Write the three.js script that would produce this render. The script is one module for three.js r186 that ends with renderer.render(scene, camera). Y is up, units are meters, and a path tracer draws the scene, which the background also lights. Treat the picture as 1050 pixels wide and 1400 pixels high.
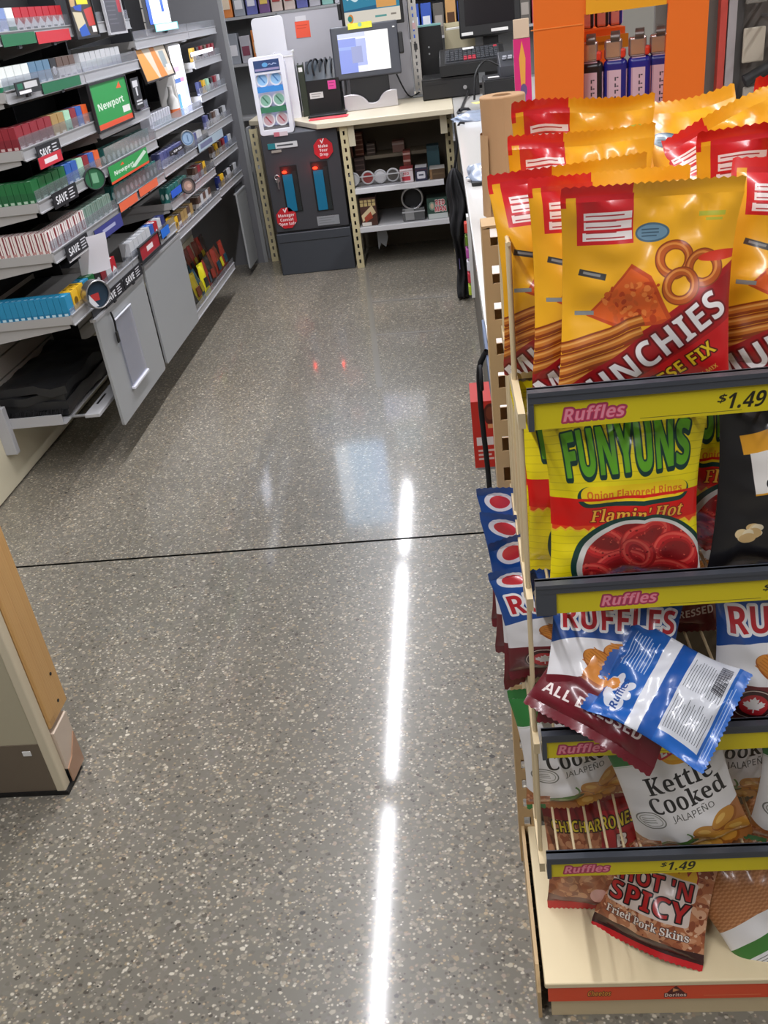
import * as THREE from 'three';
import { RoundedBoxGeometry } from 'three/addons/geometries/RoundedBoxGeometry.js';
import { mergeGeometries } from 'three/addons/utils/BufferGeometryUtils.js';
import { ImprovedNoise } from 'three/addons/math/ImprovedNoise.js';
import { RectAreaLightUniformsLib } from 'three/addons/lights/RectAreaLightUniformsLib.js';

// ---------------------------------------------------------------- camera, exposure, lights
const scene = new THREE.Scene();
scene.background = new THREE.Color(0x000000);
const EYE = 1.5;
const D2R = Math.PI / 180;
const camera = new THREE.PerspectiveCamera(59.217, 0.75, 0.05, 60);
camera.position.set(0, EYE, 0);
camera.rotation.order = 'YXZ';
camera.rotation.set(-29.674 * D2R, 6.758 * D2R, -7.772 * D2R);
camera.updateMatrixWorld(true);
const renderer = new THREE.WebGLRenderer({ antialias: true });
renderer.toneMapping = THREE.LinearToneMapping;
renderer.toneMappingExposure = 1.0;
renderer.shadowMap.enabled = true;
RectAreaLightUniformsLib.init();
const TUBE_COLOR = 0xfbfaff, TUBE_NITS = 118;          // fluorescent strips along the aisle
const CEILING = 2.8;
const STRIPS = [                                       // x, z of the middle, length
  [-0.66, -9.1, 0.7], [-0.66, -7.25, 1.2], [-0.66, -5.2, 2.36], [-0.66, -2.6, 2.36], [-0.66, 0.0, 2.36],
  [1.9, -7.8, 2.36], [1.9, -5.2, 2.36], [1.9, -2.6, 2.36], [1.9, 0.0, 2.36],
];

// ---------------------------------------------------------------- helpers
function rngOf(seed) { let a = seed >>> 0; return () => { a = (a + 0x6D2B79F5) | 0; let t = Math.imul(a ^ (a >>> 15), 1 | a); t = (t + Math.imul(t ^ (t >>> 7), 61 | t)) ^ t; return ((t ^ (t >>> 14)) >>> 0) / 4294967296; }; }
const noise = new ImprovedNoise();
const nz = (x, y, z = 0) => noise.noise(x, y, z);
const F = 700 / Math.tan(59.217 * D2R / 2);
function ray(px, py) { return new THREE.Vector3((px - 525) / F, -(py - 700) / F, -1).applyQuaternion(camera.quaternion); }
// a pixel of the photograph carried onto a known plane: a level surface, a frontal plane or a side plane
function onLevel(px, py, h) { const d = ray(px, py), t = (h - EYE) / d.y; return new THREE.Vector3(d.x * t, h, d.z * t); }
function onFront(px, py, z) { const d = ray(px, py), t = z / d.z; return new THREE.Vector3(d.x * t, EYE + d.y * t, z); }
function onSide(px, py, x) { const d = ray(px, py), t = x / d.x; return new THREE.Vector3(x, EYE + d.y * t, d.z * t); }

const taken = new Map();
function numbered(name) { const n = taken.get(name) || 0; taken.set(name, n + 1); return n ? `${name}_${String(n).padStart(3, '0')}` : name; }
function obj(name, geo, mat, parent) {
  const g = Array.isArray(geo) ? mergeGeometries(geo.map((q) => (q.index ? q.toNonIndexed() : q))) : geo;
  const m = new THREE.Mesh(g, mat); m.name = parent ? name : numbered(name); m.castShadow = m.receiveShadow = true;
  (parent || scene).add(m); return m;
}
function tag(o, label, category, group) { o.userData.label = label; o.userData.category = category; if (group) o.userData.group = group; return o; }
function thing(name, label, category, pos = [0, 0, 0], turn = 0, group) {
  const o = new THREE.Group(); o.name = numbered(name); scene.add(o); o.position.set(...pos); o.rotation.y = turn; return tag(o, label, category, group);
}
function part(name, parent, pos = [0, 0, 0], turn = 0) { const o = new THREE.Group(); o.name = name; parent.add(o); o.position.set(...pos); o.rotation.y = turn; return o; }
function struct(name, geo, mat) { const o = obj(name, geo, mat); o.userData.kind = 'structure'; return o; }
function structGroup(name) { const o = new THREE.Group(); o.name = numbered(name); o.userData.kind = 'structure'; scene.add(o); return o; }
function dup(src, pos, turn, label, group) { const r = src.clone(); r.name = numbered(src.name.replace(/_\d{3}$/, '')); r.userData = { ...src.userData }; if (label) r.userData.label = label; if (group) r.userData.group = group; scene.add(r); r.position.set(...pos); if (turn !== undefined) r.rotation.y = turn; return r; }
const bx = (w, h, d, x = 0, y = 0, z = 0) => new THREE.BoxGeometry(w, h, d).translate(x, y, z);
const rb = (w, h, d, r, x = 0, y = 0, z = 0, s = 2) => new RoundedBoxGeometry(w, h, d, s, Math.min(r, w / 2.01, h / 2.01, d / 2.01)).translate(x, y, z);
// box from corner to corner
const bb = (x0, x1, y0, y1, z0, z1, r = 0) => (r ? rb(x1 - x0, y1 - y0, z1 - z0, r, (x0 + x1) / 2, (y0 + y1) / 2, (z0 + z1) / 2) : bx(x1 - x0, y1 - y0, z1 - z0, (x0 + x1) / 2, (y0 + y1) / 2, (z0 + z1) / 2));
const cyl = (r, h, x = 0, y = 0, z = 0, n = 20, r2 = r) => new THREE.CylinderGeometry(r2, r, h, n).translate(x, y, z);
const cylZ = (r, h, x, y, z, n = 24) => new THREE.CylinderGeometry(r, r, h, n).rotateX(Math.PI / 2).translate(x, y, z);
const cylX = (r, h, x, y, z, n = 24) => new THREE.CylinderGeometry(r, r, h, n).rotateZ(Math.PI / 2).translate(x, y, z);
function rod(a, b, r, n = 6) { const va = new THREE.Vector3(...a), vb = new THREE.Vector3(...b), d = vb.clone().sub(va); const g = new THREE.CylinderGeometry(r, r, d.length(), n); g.applyQuaternion(new THREE.Quaternion().setFromUnitVectors(new THREE.Vector3(0, 1, 0), d.normalize())); return g.translate((va.x + vb.x) / 2, (va.y + vb.y) / 2, (va.z + vb.z) / 2); }
const tube = (pts, r, seg = 32, n = 8) => new THREE.TubeGeometry(new THREE.CatmullRomCurve3(pts.map((p) => new THREE.Vector3(...p))), seg, r, n, false);
function shapeOf(pts) { const s = new THREE.Shape(); pts.forEach(([x, y], i) => (i ? s.lineTo(x, y) : s.moveTo(x, y))); s.closePath(); return s; }
const ext = (pts, depth, bevel = 0) => new THREE.ExtrudeGeometry(Array.isArray(pts) ? shapeOf(pts) : pts, { depth, bevelEnabled: bevel > 0, bevelThickness: bevel, bevelSize: bevel, bevelSegments: 2, curveSegments: 12 });
function roundRect(w, h, r, x = 0, y = 0) { const s = new THREE.Shape(); const a = x - w / 2, b = y - h / 2; s.moveTo(a + r, b); s.lineTo(a + w - r, b); s.quadraticCurveTo(a + w, b, a + w, b + r); s.lineTo(a + w, b + h - r); s.quadraticCurveTo(a + w, b + h, a + w - r, b + h); s.lineTo(a + r, b + h); s.quadraticCurveTo(a, b + h, a, b + h - r); s.lineTo(a, b + r); s.quadraticCurveTo(a, b, a + r, b); return s; }
// small prints share one sheet of print: ctex() hands back a region of it, and reuv() fits a geometry's uv to that region
const ATLAS = 2048, atlasCanvas = document.createElement('canvas'); atlasCanvas.width = atlasCanvas.height = ATLAS; const atlasG = atlasCanvas.getContext('2d');
const atlasTex = new THREE.CanvasTexture(atlasCanvas); atlasTex.colorSpace = THREE.SRGBColorSpace; atlasTex.magFilter = THREE.LinearFilter; atlasTex.anisotropy = 8;
let ax = 4, ay = 4, ah = 0;
function ctex(w, h, draw, repeat) {
  if (!repeat && w <= 320 && h <= 320) {
    if (ax + w + 4 > ATLAS) { ax = 4; ay += ah + 6; ah = 0; } const x = ax, y = ay; ax += w + 6; ah = Math.max(ah, h); if (y + h > ATLAS) throw new Error('print sheet is full');
    atlasG.save(); atlasG.beginPath(); atlasG.rect(x, y, w, h); atlasG.clip(); atlasG.translate(x, y); draw(atlasG, w, h); atlasG.restore();
    return { region: true, u0: (x + 1) / ATLAS, v0: 1 - (y + h - 1) / ATLAS, du: (w - 2) / ATLAS, dv: (h - 2) / ATLAS };
  }
  const c = document.createElement('canvas'); c.width = w; c.height = h; const g = c.getContext('2d'); draw(g, w, h);
  const t = new THREE.CanvasTexture(c); t.colorSpace = THREE.SRGBColorSpace; t.magFilter = THREE.LinearFilter; t.anisotropy = 8; if (repeat) { t.wrapS = t.wrapT = THREE.RepeatWrapping; t.repeat.set(...repeat); } return t;
}
function reuv(geo, tex) { if (!tex.region) return geo; const uv = geo.attributes.uv; for (let i = 0; i < uv.count; i++) uv.setXY(i, tex.u0 + Math.min(1, Math.max(0, uv.getX(i))) * tex.du, tex.v0 + Math.min(1, Math.max(0, uv.getY(i))) * tex.dv); return geo; }
const mapOf = (tex) => (tex.region ? atlasTex : tex);
const std = (color, roughness = 0.6, extra = {}) => new THREE.MeshStandardMaterial({ color, roughness, ...extra });
const phys = (color, roughness = 0.4, extra = {}) => new THREE.MeshPhysicalMaterial({ color, roughness, ...extra });
const printCache = new Map();
const printed = (tex, roughness = 0.5) => { const k = tex.region ? 'atlas' + roughness : tex.uuid + roughness; if (!printCache.has(k)) printCache.set(k, new THREE.MeshStandardMaterial({ map: mapOf(tex), roughness })); return printCache.get(k); };
// a printed sheet: a thin board whose front carries the picture
function sheet(name, w, h, tex, parent, pos, rot = [0, 0, 0], { rough = 0.5, thick = 0.002, edge = 0xdddddd, emissive = 0 } = {}) {
  const front = emissive ? new THREE.MeshStandardMaterial({ color: 0x111111, roughness: 0.25, emissive: 0xffffff, emissiveMap: mapOf(tex), emissiveIntensity: emissive }) : printed(tex, rough);
  const em = std(edge, 0.7);
  const m = new THREE.Mesh(reuv(new THREE.BoxGeometry(w, h, thick), tex), [em, em, em, em, front, em]);
  m.name = parent ? name : numbered(name); m.castShadow = m.receiveShadow = true; m.position.set(...pos); m.rotation.set(...rot); (parent || scene).add(m); return m;
}
function fitText(g, s, x, y, maxW, size, { font = 'sans-serif', weight = 'bold', fill, stroke, lw = 0, align = 'center', rot = 0, sx = 1, skew = 0 } = {}) {
  g.save(); g.translate(x, y); g.rotate(rot); if (skew) g.transform(1, 0, skew, 1, 0, 0); g.font = `${weight} ${size}px ${font}`; g.textAlign = align; g.textBaseline = 'middle';
  const w = g.measureText(s).width * sx; g.scale(sx * (w > maxW ? maxW / w : 1), 1); if (stroke) { g.lineJoin = 'round'; g.lineWidth = lw; g.strokeStyle = stroke; g.strokeText(s, 0, 0); } if (fill) { g.fillStyle = fill; g.fillText(s, 0, 0); } g.restore();
}

const M = {
  white: std(0xe6e6e3, 0.55), cream: std(0xcfc39a, 0.5), beige: std(0xd8c49c, 0.42), tan: std(0xc3a578, 0.45), black: std(0x101011, 0.5), softBlack: std(0x17171a, 0.8),
  grey: std(0x8b8d8e, 0.5), paleGrey: std(0xb4b5b8, 0.5), rail: std(0xb9babd, 0.35, { metalness: 0.35 }), steel: std(0xb8b8ba, 0.3, { metalness: 0.9 }), darkGrey: std(0x34363b, 0.55), charcoal: std(0x25262a, 0.5),
  clear: phys(0xffffff, 0.12, { transmission: 1, thickness: 0, ior: 1.45 }), wallPaint: std(0xc9c6bd, 0.8), red: std(0xc5202a, 0.45), yellow: std(0xe3c21c, 0.5), orange: std(0xf07a1e, 0.5), green: std(0x1d7a44, 0.5), blue: std(0x1f56b8, 0.5), teal: std(0x0e7c9c, 0.45),
};

// ---------------------------------------------------------------- ceiling lights
for (const [x, z, len] of STRIPS) {
  const t = thing('ceiling_light', 'long white fluorescent strip fixture mounted on the ceiling', 'ceiling light', [x, CEILING, z], 0, 'fluorescent strips on the ceiling');
  obj('housing', rb(0.16, 0.05, len + 0.06, 0.01, 0, -0.026, 0), M.white, t);
  obj('diffuser', rb(0.054, 0.03, len, 0.012, 0, -0.062, 0), new THREE.MeshStandardMaterial({ color: 0xffffff, roughness: 0.6, emissive: TUBE_COLOR, emissiveIntensity: 6 }), t);
  const l = new THREE.RectAreaLight(TUBE_COLOR, TUBE_NITS, 0.05, len); l.position.set(x, CEILING - 0.082, z); l.rotation.x = -Math.PI / 2; scene.add(l);
}

// ---------------------------------------------------------------- room shell
struct('ceiling', bb(-5, 5, CEILING, CEILING + 0.1, -11, 4), std(0xdad9d4, 0.9));
struct('wall_back', bb(-5, 5, 0, CEILING, -11.1, -11), M.wallPaint);
struct('wall_front', bb(-5, 5, 0, CEILING, 4, 4.1), M.wallPaint);
struct('wall_left', bb(-5.1, -5, 0, CEILING, -11, 4), M.wallPaint);
struct('wall_right', bb(5, 5.1, 0, CEILING, -11, 4), M.wallPaint);

// polished concrete: ground aggregate in a grey-green matrix
const terrazzo = ctex(2048, 2048, (g, W) => {
  const r = rngOf(11); g.fillStyle = '#6f6b62'; g.fillRect(0, 0, W, W);
  const blob = (x, y, s, c) => { const n = 5 + (r() * 3 | 0), a0 = r() * 7, pts = []; for (let k = 0; k < n; k++) { const a = a0 + k / n * 6.283, q = s * (0.6 + r() * 0.55); pts.push([Math.cos(a) * q, Math.sin(a) * q * 0.85]); }
    g.fillStyle = c; for (const ox of [0, x < 30 ? W : x > W - 30 ? -W : null]) { if (ox === null) continue; for (const oy of [0, y < 30 ? W : y > W - 30 ? -W : null]) { if (oy === null) continue; g.beginPath(); pts.forEach(([px, py], i) => (i ? g.lineTo(x + ox + px, y + oy + py) : g.moveTo(x + ox + px, y + oy + py))); g.fill(); } } };
  const mid = ['#68645b', '#857f73', '#75706a', '#8d8678', '#5f5b53', '#7d7768', '#726f66'];
  for (let i = 0; i < 30000; i++) blob(r() * W, r() * W, 2.5 + r() * 5, mid[r() * mid.length | 0]);
  const hues = ['#a0998a', '#aca493', '#968e7f', '#b8b0a0', '#5a554c', '#4e4942', '#92846c', '#a4937a', '#bfb8a9', '#6a655b', '#94877a', '#857767', '#a9a295'];
  for (let i = 0; i < 44000; i++) { const big = r(); blob(r() * W, r() * W, 1.5 + r() * 2.4 + (big > 0.9 ? r() * 3.5 : 0), hues[r() * hues.length | 0]); }
  for (let i = 0; i < 3600; i++) blob(r() * W, r() * W, 1.2 + r() * 2.2, r() < 0.5 ? '#ccc6b9' : '#393632');
  for (let i = 0; i < 120; i++) blob(r() * W, r() * W, 4 + r() * 3.5, r() < 0.5 ? '#413f3d' : '#51473f');
}, [1, 1]);
terrazzo.repeat.set(1 / 2.1, 1 / 2.1);
const waves = (() => { const n = 256, d = new Uint8Array(n * n * 4); for (let y = 0; y < n; y++) for (let x = 0; x < n; x++) { let s = 0; for (const [f, a] of [[4, 0.55], [9, 0.3], [21, 0.15]]) { const u = x / n, v = y / n; const q = (uu, vv) => nz(uu * f + 3.1, vv * f + 7.7, f); s += a * ((q(u, v) * (1 - u) + q(u - 1, v) * u) * (1 - v) + (q(u, v - 1) * (1 - u) + q(u - 1, v - 1) * u) * v); } const c = Math.max(0, Math.min(255, 128 + s * 150)); d.set([c, c, c, 255], (y * n + x) * 4); } const t = new THREE.DataTexture(d, n, n); t.wrapS = t.wrapT = THREE.RepeatWrapping; t.magFilter = THREE.LinearFilter; t.minFilter = THREE.LinearFilter; t.repeat.set(1 / 1.7, 1 / 1.7); t.needsUpdate = true; return t; })();
const floorMat = new THREE.MeshPhysicalMaterial({ map: terrazzo, vertexColors: true, roughness: 0.32, specularIntensity: 0.6, clearcoat: 0.45, clearcoatRoughness: 0.08, bumpMap: waves, bumpScale: 0.0006 });
const floor = structGroup('floor');
function slab(x0, x1, z0, z1) {
  const nx = Math.max(2, Math.ceil((x1 - x0) / 0.09)), nzz = Math.max(2, Math.ceil((z1 - z0) / 0.09));
  const g = new THREE.PlaneGeometry(x1 - x0, z1 - z0, nx, nzz).rotateX(-Math.PI / 2).translate((x0 + x1) / 2, 0, (z0 + z1) / 2);
  const p = g.attributes.position, uv = g.attributes.uv, col = new Float32Array(p.count * 3);
  for (let i = 0; i < p.count; i++) { const x = p.getX(i), z = p.getZ(i); uv.setXY(i, x, z);
    // patches where the grinder took off more or less of the paste
    const m = nz(x * 0.9 + 5, z * 0.8) * 0.5 + nz(x * 2.3, z * 2.1 + 9) * 0.35 + nz(x * 6, z * 5, 4) * 0.22, k = 1.1 + 0.42 * m, w = nz(x * 1.3 + 20, z * 1.1, 2);
    col.set([k * (1 + 0.035 * w), k, k * (0.985 - 0.03 * w)], i * 3); }
  g.setAttribute('color', new THREE.BufferAttribute(col, 3));
  obj('concrete_slab', g, floorMat, floor);
}
const JZ = -2.435, JW = 0.005;
slab(-5, 5, -11, JZ - JW); slab(-5, 5, JZ + JW, 4);
obj('control_joint', bb(-5, 5, -0.02, -0.008, JZ - JW - 0.002, JZ + JW + 0.002), std(0x2e2b27, 0.9), floor);
obj('slab_bed', bb(-5, 5, -0.2, -0.02, -11, 4), std(0x55534e, 0.9), floor);
// old filler strips in the far slab
{ const fm = phys(0x7b7870, 0.32, { clearcoat: 0.45, clearcoatRoughness: 0.1 }); const strip = (a, b, w) => { const p = onLevel(...a, 0), q = onLevel(...b, 0), l = p.distanceTo(q); const m = obj('filler_strip', bx(l, 0.0008, w, 0, 0.0004, 0), fm, floor); m.position.copy(p.add(q).multiplyScalar(0.5)); m.rotation.y = Math.atan2(-(q.z - onLevel(...a, 0).z), q.x - onLevel(...a, 0).x); }; strip([501, 373], [519, 530], 0.028); strip([508, 413], [612, 405], 0.025); strip([515, 458], [598, 452], 0.02); }

// ---------------------------------------------------------------- snack bags: printed film
const BW = 512, BH = 704;
function ring(g, x, y, rx, ry, w, c, rot = 0) { g.strokeStyle = c; g.lineWidth = w; g.beginPath(); g.ellipse(x, y, rx, ry, rot, 0, 7); g.stroke(); }
function disc(g, x, y, rx, ry, c, rot = 0) { g.fillStyle = c; g.beginPath(); g.ellipse(x, y, rx, ry, rot, 0, 7); g.fill(); }
function poly(g, pts, c) { g.fillStyle = c; g.beginPath(); pts.forEach(([x, y], i) => (i ? g.lineTo(x, y) : g.moveTo(x, y))); g.fill(); }
function lines(g, x, y, w, n, step, h, c, r) { g.fillStyle = c; for (let i = 0; i < n; i++) g.fillRect(x, y + i * step, w * (0.7 + 0.3 * r()), h); }
function speck(g, x0, y0, w, h, n, s, cols, r) { for (let i = 0; i < n; i++) disc(g, x0 + r() * w, y0 + r() * h, s * (0.4 + r()), s * (0.3 + r() * 0.7), cols[r() * cols.length | 0], r() * 3); }
function leaf(g, x, y, s, c) { const p = [[0, -1], [0.2, -0.62], [0.42, -0.72], [0.36, -0.3], [0.62, -0.5], [0.7, -0.34], [0.98, -0.3], [0.86, -0.08], [0.95, 0.04], [0.45, 0.38], [0.5, 0.55], [0.06, 0.5], [0.06, 0.95]]; const q = [...p, ...p.slice().reverse().map(([a, b]) => [-a, b])]; poly(g, q.map(([a, b]) => [x + a * s, y + b * s]), c); }
const filmTex = {
  munchies: ctex(BW, BH, (g, w, h) => { const r = rngOf(3);
    g.fillStyle = '#f2b021'; g.fillRect(0, 0, w, h); g.fillStyle = '#d8201f'; g.fillRect(0, 0, 200, 30); g.fillRect(0, 0, 14, 60);
    g.fillStyle = '#d11f28'; g.fillRect(40, 26, 165, 150); g.fillStyle = '#f3e9e6'; g.fillRect(60, 78, 140, 52); g.fillStyle = '#e0474b'; g.fillRect(60, 100, 140, 6); g.fillStyle = '#f3e9e6'; g.fillRect(56, 138, 145, 26); lines(g, 66, 86, 120, 5, 17, 4, '#b0333b', r);
    disc(g, 262, 150, 50, 30, '#4d6a7c'); disc(g, 262, 150, 44, 24, '#6f93a8'); lines(g, 232, 138, 60, 3, 10, 4, '#445e70', r);
    g.fillStyle = '#b9b83a'; g.fillRect(400, 96, 70, 14); g.fillRect(420, 116, 44, 8);
    poly(g, [[0, 640], [w, 250], [w, h], [0, h]], '#a8191d'); poly(g, [[120, h], [w, 430], [w, h]], '#cf1f22');
    for (const [x, y, q] of [[330, 236, 0.2], [420, 268, -0.3], [350, 318, 0.9]]) { ring(g, x, y, 44, 46, 30, '#8c3d12', q); ring(g, x, y, 44, 46, 22, '#b9581d', q); ring(g, x - 4, y - 5, 44, 44, 7, '#dd8a3c', q); }
    poly(g, [[70, 400], [200, 240], [258, 280], [330, 430], [180, 448]], '#c2481a'); poly(g, [[82, 396], [198, 254], [248, 288], [310, 418], [182, 436]], '#dc5f22'); speck(g, 120, 300, 160, 120, 70, 11, ['#b93f16', '#e8803a', '#cf5a20'], r);
    for (let i = 0; i < 4; i++) { g.save(); g.translate(100, 470 + i * 40); g.rotate(-0.35); g.fillStyle = '#8a3c10'; g.fillRect(-110, -18, 260, 36); g.fillStyle = '#c57429'; g.fillRect(-110, -12, 260, 20); g.fillStyle = '#e0a050'; g.fillRect(-110, -8, 260, 6); g.restore(); }
    poly(g, [[0, 650], [w, 276], [w, 400], [0, h + 40]], '#9d171b');
    disc(g, 470, 232, 66, 16, '#d5361d', -0.1); g.fillStyle = '#3a3a3a'; g.save(); g.translate(84, 268); g.rotate(0.25); g.fillRect(-40, -10, 80, 20); g.fillStyle = '#8a8a86'; g.fillRect(-28, -5, 52, 8); g.restore(); g.fillStyle = '#8d8f8c'; g.fillRect(36, 384, 56, 14);
    fitText(g, 'MUNCHIES', 250, 546, 640, 128, { fill: '#efecea', stroke: '#6d1216', lw: 14, rot: -0.66, sx: 0.86 }); fitText(g, 'CHEESE FIX', 340, 610, 380, 62, { fill: '#f0cf2a', stroke: '#5a1a12', lw: 10, rot: -0.66, sx: 0.9 }); fitText(g, 'FLAVORED SNACK MIX', 390, 650, 260, 20, { fill: '#e6b54a', rot: -0.66 });
  }),
  funyuns: ctex(BW, BH, (g, w, h) => { const r = rngOf(5);
    g.fillStyle = '#f0dc12'; g.fillRect(0, 0, w, h); g.fillStyle = '#d8c40c'; for (let i = 0; i < 26; i++) { g.fillRect(0, i * 30, w, 3); }
    fitText(g, 'FUNYUNS', 262, 140, 420, 220, { fill: '#0d3a33', stroke: '#0d3a33', lw: 34, rot: -0.05, sx: 0.62 }); fitText(g, 'FUNYUNS', 262, 134, 420, 220, { fill: '#63ad23', stroke: '#63ad23', lw: 8, rot: -0.05, sx: 0.62 });
    g.fillStyle = '#d9150f'; g.fillRect(0, 300, w, 118); g.beginPath(); g.moveTo(0, 410); for (let x = 0; x <= w; x += 16) g.lineTo(x, 424 + (r() - 0.5) * 26); g.lineTo(w, 405); g.fillStyle = '#e8471a'; g.fill(); g.strokeStyle = '#f4c431'; g.lineWidth = 7; g.stroke();
    g.fillStyle = '#123c35'; g.beginPath(); g.roundRect(92, 258, 384, 78, 38); g.fill(); g.fillStyle = '#f3cf16'; g.beginPath(); g.roundRect(104, 258, 366, 62, 30); g.fill(); fitText(g, 'Onion Flavored Rings', 288, 289, 330, 40, { fill: '#e0701c' }); fitText(g, "Flamin' Hot", 292, 372, 320, 66, { fill: '#f3b83e', stroke: '#8c120c', lw: 8, font: 'serif', weight: 'italic bold' });
    disc(g, 300, 570, 232, 196, '#123c35'); disc(g, 304, 574, 216, 186, '#d7d5cf'); g.save(); g.beginPath(); g.ellipse(308, 578, 200, 176, 0, 0, 7); g.clip(); g.fillStyle = '#8e1519'; g.fillRect(0, 380, w, h); for (const [x, y, a, b, q] of [[180, 480, 80, 46, 0.5], [330, 470, 78, 50, -0.4], [430, 540, 70, 62, 0.2], [240, 600, 96, 60, -0.3], [400, 650, 90, 54, 0.3], [160, 640, 70, 46, 0.9], [300, 540, 60, 40, 1.2], [310, 700, 80, 46, 0]]) { ring(g, x, y, a, b, 40, '#a8191d', q); ring(g, x - 3, y - 4, a, b, 26, '#cc2b2c', q); ring(g, x - 6, y - 9, a, b, 9, '#e2564a', q); } speck(g, 110, 420, 400, 280, 160, 4, ['#7a0f12', '#e5614d'], r); g.restore();
    g.fillStyle = '#d9150f'; g.fillRect(0, 300, w, 10);
  }),
  popcorn: ctex(BW, BH, (g, w, h) => { const r = rngOf(8);
    g.fillStyle = '#17161a'; g.fillRect(0, 0, w, h); g.save(); g.translate(260, 190); g.rotate(-0.16); g.fillStyle = '#e9a526'; g.fillRect(-190, -90, 520, 66); g.fillStyle = '#eeeae4'; g.fillRect(-170, -26, 520, 150); g.fillStyle = '#e9a526'; g.fillRect(-170, 122, 520, 7); fitText(g, 'Smart', 60, 50, 400, 170, { fill: '#1a181b', font: 'serif', weight: 'italic bold' }); g.restore();
    g.save(); g.translate(330, 430); g.rotate(-0.16); g.fillStyle = '#e9a526'; g.fillRect(-128, -64, 320, 140); g.fillStyle = '#ede9e3'; g.fillRect(-122, -56, 320, 124); fitText(g, 'White', 40, -16, 200, 60, { fill: '#26242a' }); fitText(g, 'Cheddar', 40, 36, 200, 44, { fill: '#26242a' }); g.restore();
    for (const [x, y] of [[120, 500], [260, 540], [390, 560]]) { for (let k = 0; k < 9; k++) disc(g, x + (r() - 0.5) * 74, y + (r() - 0.5) * 66, 18 + r() * 12, 16 + r() * 10, ['#ead2a0', '#f3e4c2', '#d9b67c'][k % 3]); }
  }),
  ruffles: ctex(BW, BH, (g, w, h) => { const r = rngOf(13);
    g.fillStyle = '#1c4b95'; g.fillRect(0, 0, w, h); g.fillStyle = '#e9e8ea'; g.beginPath(); g.moveTo(0, 330); g.bezierCurveTo(140, 240, 320, 330, w, 250); g.lineTo(w, 470); g.lineTo(0, 520); g.fill(); g.fillStyle = '#6a1522'; g.beginPath(); g.moveTo(0, 480); g.bezierCurveTo(160, 440, 330, 520, w, 440); g.lineTo(w, h); g.lineTo(0, h); g.fill();
    disc(g, 84, 66, 60, 40, '#e4e2e8'); disc(g, 84, 66, 40, 26, '#c5313b'); fitText(g, 'RUFFLES', 262, 190, 470, 150, { fill: '#f4f1f0', stroke: '#f4f1f0', lw: 26, rot: -0.06, sx: 0.8 }); fitText(g, 'RUFFLES', 262, 190, 470, 150, { fill: '#bf2430', rot: -0.06, sx: 0.8 });
    for (const [x, y, q] of [[300, 350, 0.2], [410, 400, -0.4], [210, 400, 0.6]]) { disc(g, x, y, 92, 50, '#a4561b', q); disc(g, x - 4, y - 5, 84, 43, '#d68a36', q); for (let k = -3; k < 4; k++) { g.save(); g.translate(x, y); g.rotate(q); g.fillStyle = '#bd7228'; g.fillRect(-74, k * 12 - 3, 148, 4); g.restore(); } }
    disc(g, 136, 560, 78, 78, '#3d1016'); ring(g, 136, 560, 70, 70, 4, '#d8c6bd'); disc(g, 136, 560, 50, 50, '#c4222d'); leaf(g, 136, 560, 40, '#f5efee'); fitText(g, 'ALL DRESSED', 360, 596, 280, 60, { fill: '#eadfdb', rot: -0.1 }); speck(g, 0, 520, w, 180, 60, 3, ['#7d2230', '#541019'], r);
  }),
  rufflesPlain: ctex(BW, BH, (g, w, h) => { const r = rngOf(13);
    g.fillStyle = '#1c4b95'; g.fillRect(0, 0, w, h); g.fillStyle = '#e9e8ea'; g.beginPath(); g.moveTo(0, 330); g.bezierCurveTo(140, 240, 320, 330, w, 250); g.lineTo(w, 470); g.lineTo(0, 520); g.fill(); g.fillStyle = '#6a1522'; g.beginPath(); g.moveTo(0, 480); g.bezierCurveTo(160, 440, 330, 520, w, 440); g.lineTo(w, h); g.lineTo(0, h); g.fill();
    disc(g, 84, 66, 60, 40, '#e4e2e8'); disc(g, 84, 66, 40, 26, '#c5313b'); fitText(g, 'RUFFLES', 262, 190, 470, 150, { fill: '#f4f1f0', stroke: '#f4f1f0', lw: 26, rot: -0.06, sx: 0.8 }); fitText(g, 'RUFFLES', 262, 190, 470, 150, { fill: '#bf2430', rot: -0.06, sx: 0.8 });
    for (const [x, y, q] of [[300, 350, 0.2], [410, 400, -0.4], [210, 400, 0.6]]) { disc(g, x, y, 92, 50, '#a4561b', q); disc(g, x - 4, y - 5, 84, 43, '#d68a36', q); for (let k = -3; k < 4; k++) { g.save(); g.translate(x, y); g.rotate(q); g.fillStyle = '#bd7228'; g.fillRect(-74, k * 12 - 3, 148, 4); g.restore(); } }
    fitText(g, 'ALL DRESSED', 214, 596, 330, 76, { fill: '#eadfdb', rot: -0.06 }); speck(g, 0, 520, w, 180, 60, 3, ['#7d2230', '#541019'], r);
  }),
  rufflesMaroon: ctex(BW, BH, (g, w, h) => { const r = rngOf(15); g.fillStyle = '#6a1522'; g.fillRect(0, 0, w, h); g.fillStyle = '#1c4b95'; g.fillRect(0, 0, w, 70); g.fillStyle = '#e0dde0'; g.beginPath(); g.moveTo(0, 200); g.bezierCurveTo(160, 120, 320, 220, w, 140); g.lineTo(w, 330); g.lineTo(0, 380); g.fill(); disc(g, 170, 350, 170, 96, '#a4561b', 0.2); disc(g, 164, 342, 158, 84, '#d98a38', 0.2); fitText(g, 'ALL DRESSED', 230, 560, 400, 84, { fill: '#eadfdb', rot: -0.04 }); speck(g, 0, 460, w, 240, 60, 3, ['#7d2230', '#541019'], r); }),
  rufflesBack: ctex(BW, BH, (g, w, h) => { const r = rngOf(17);
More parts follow.
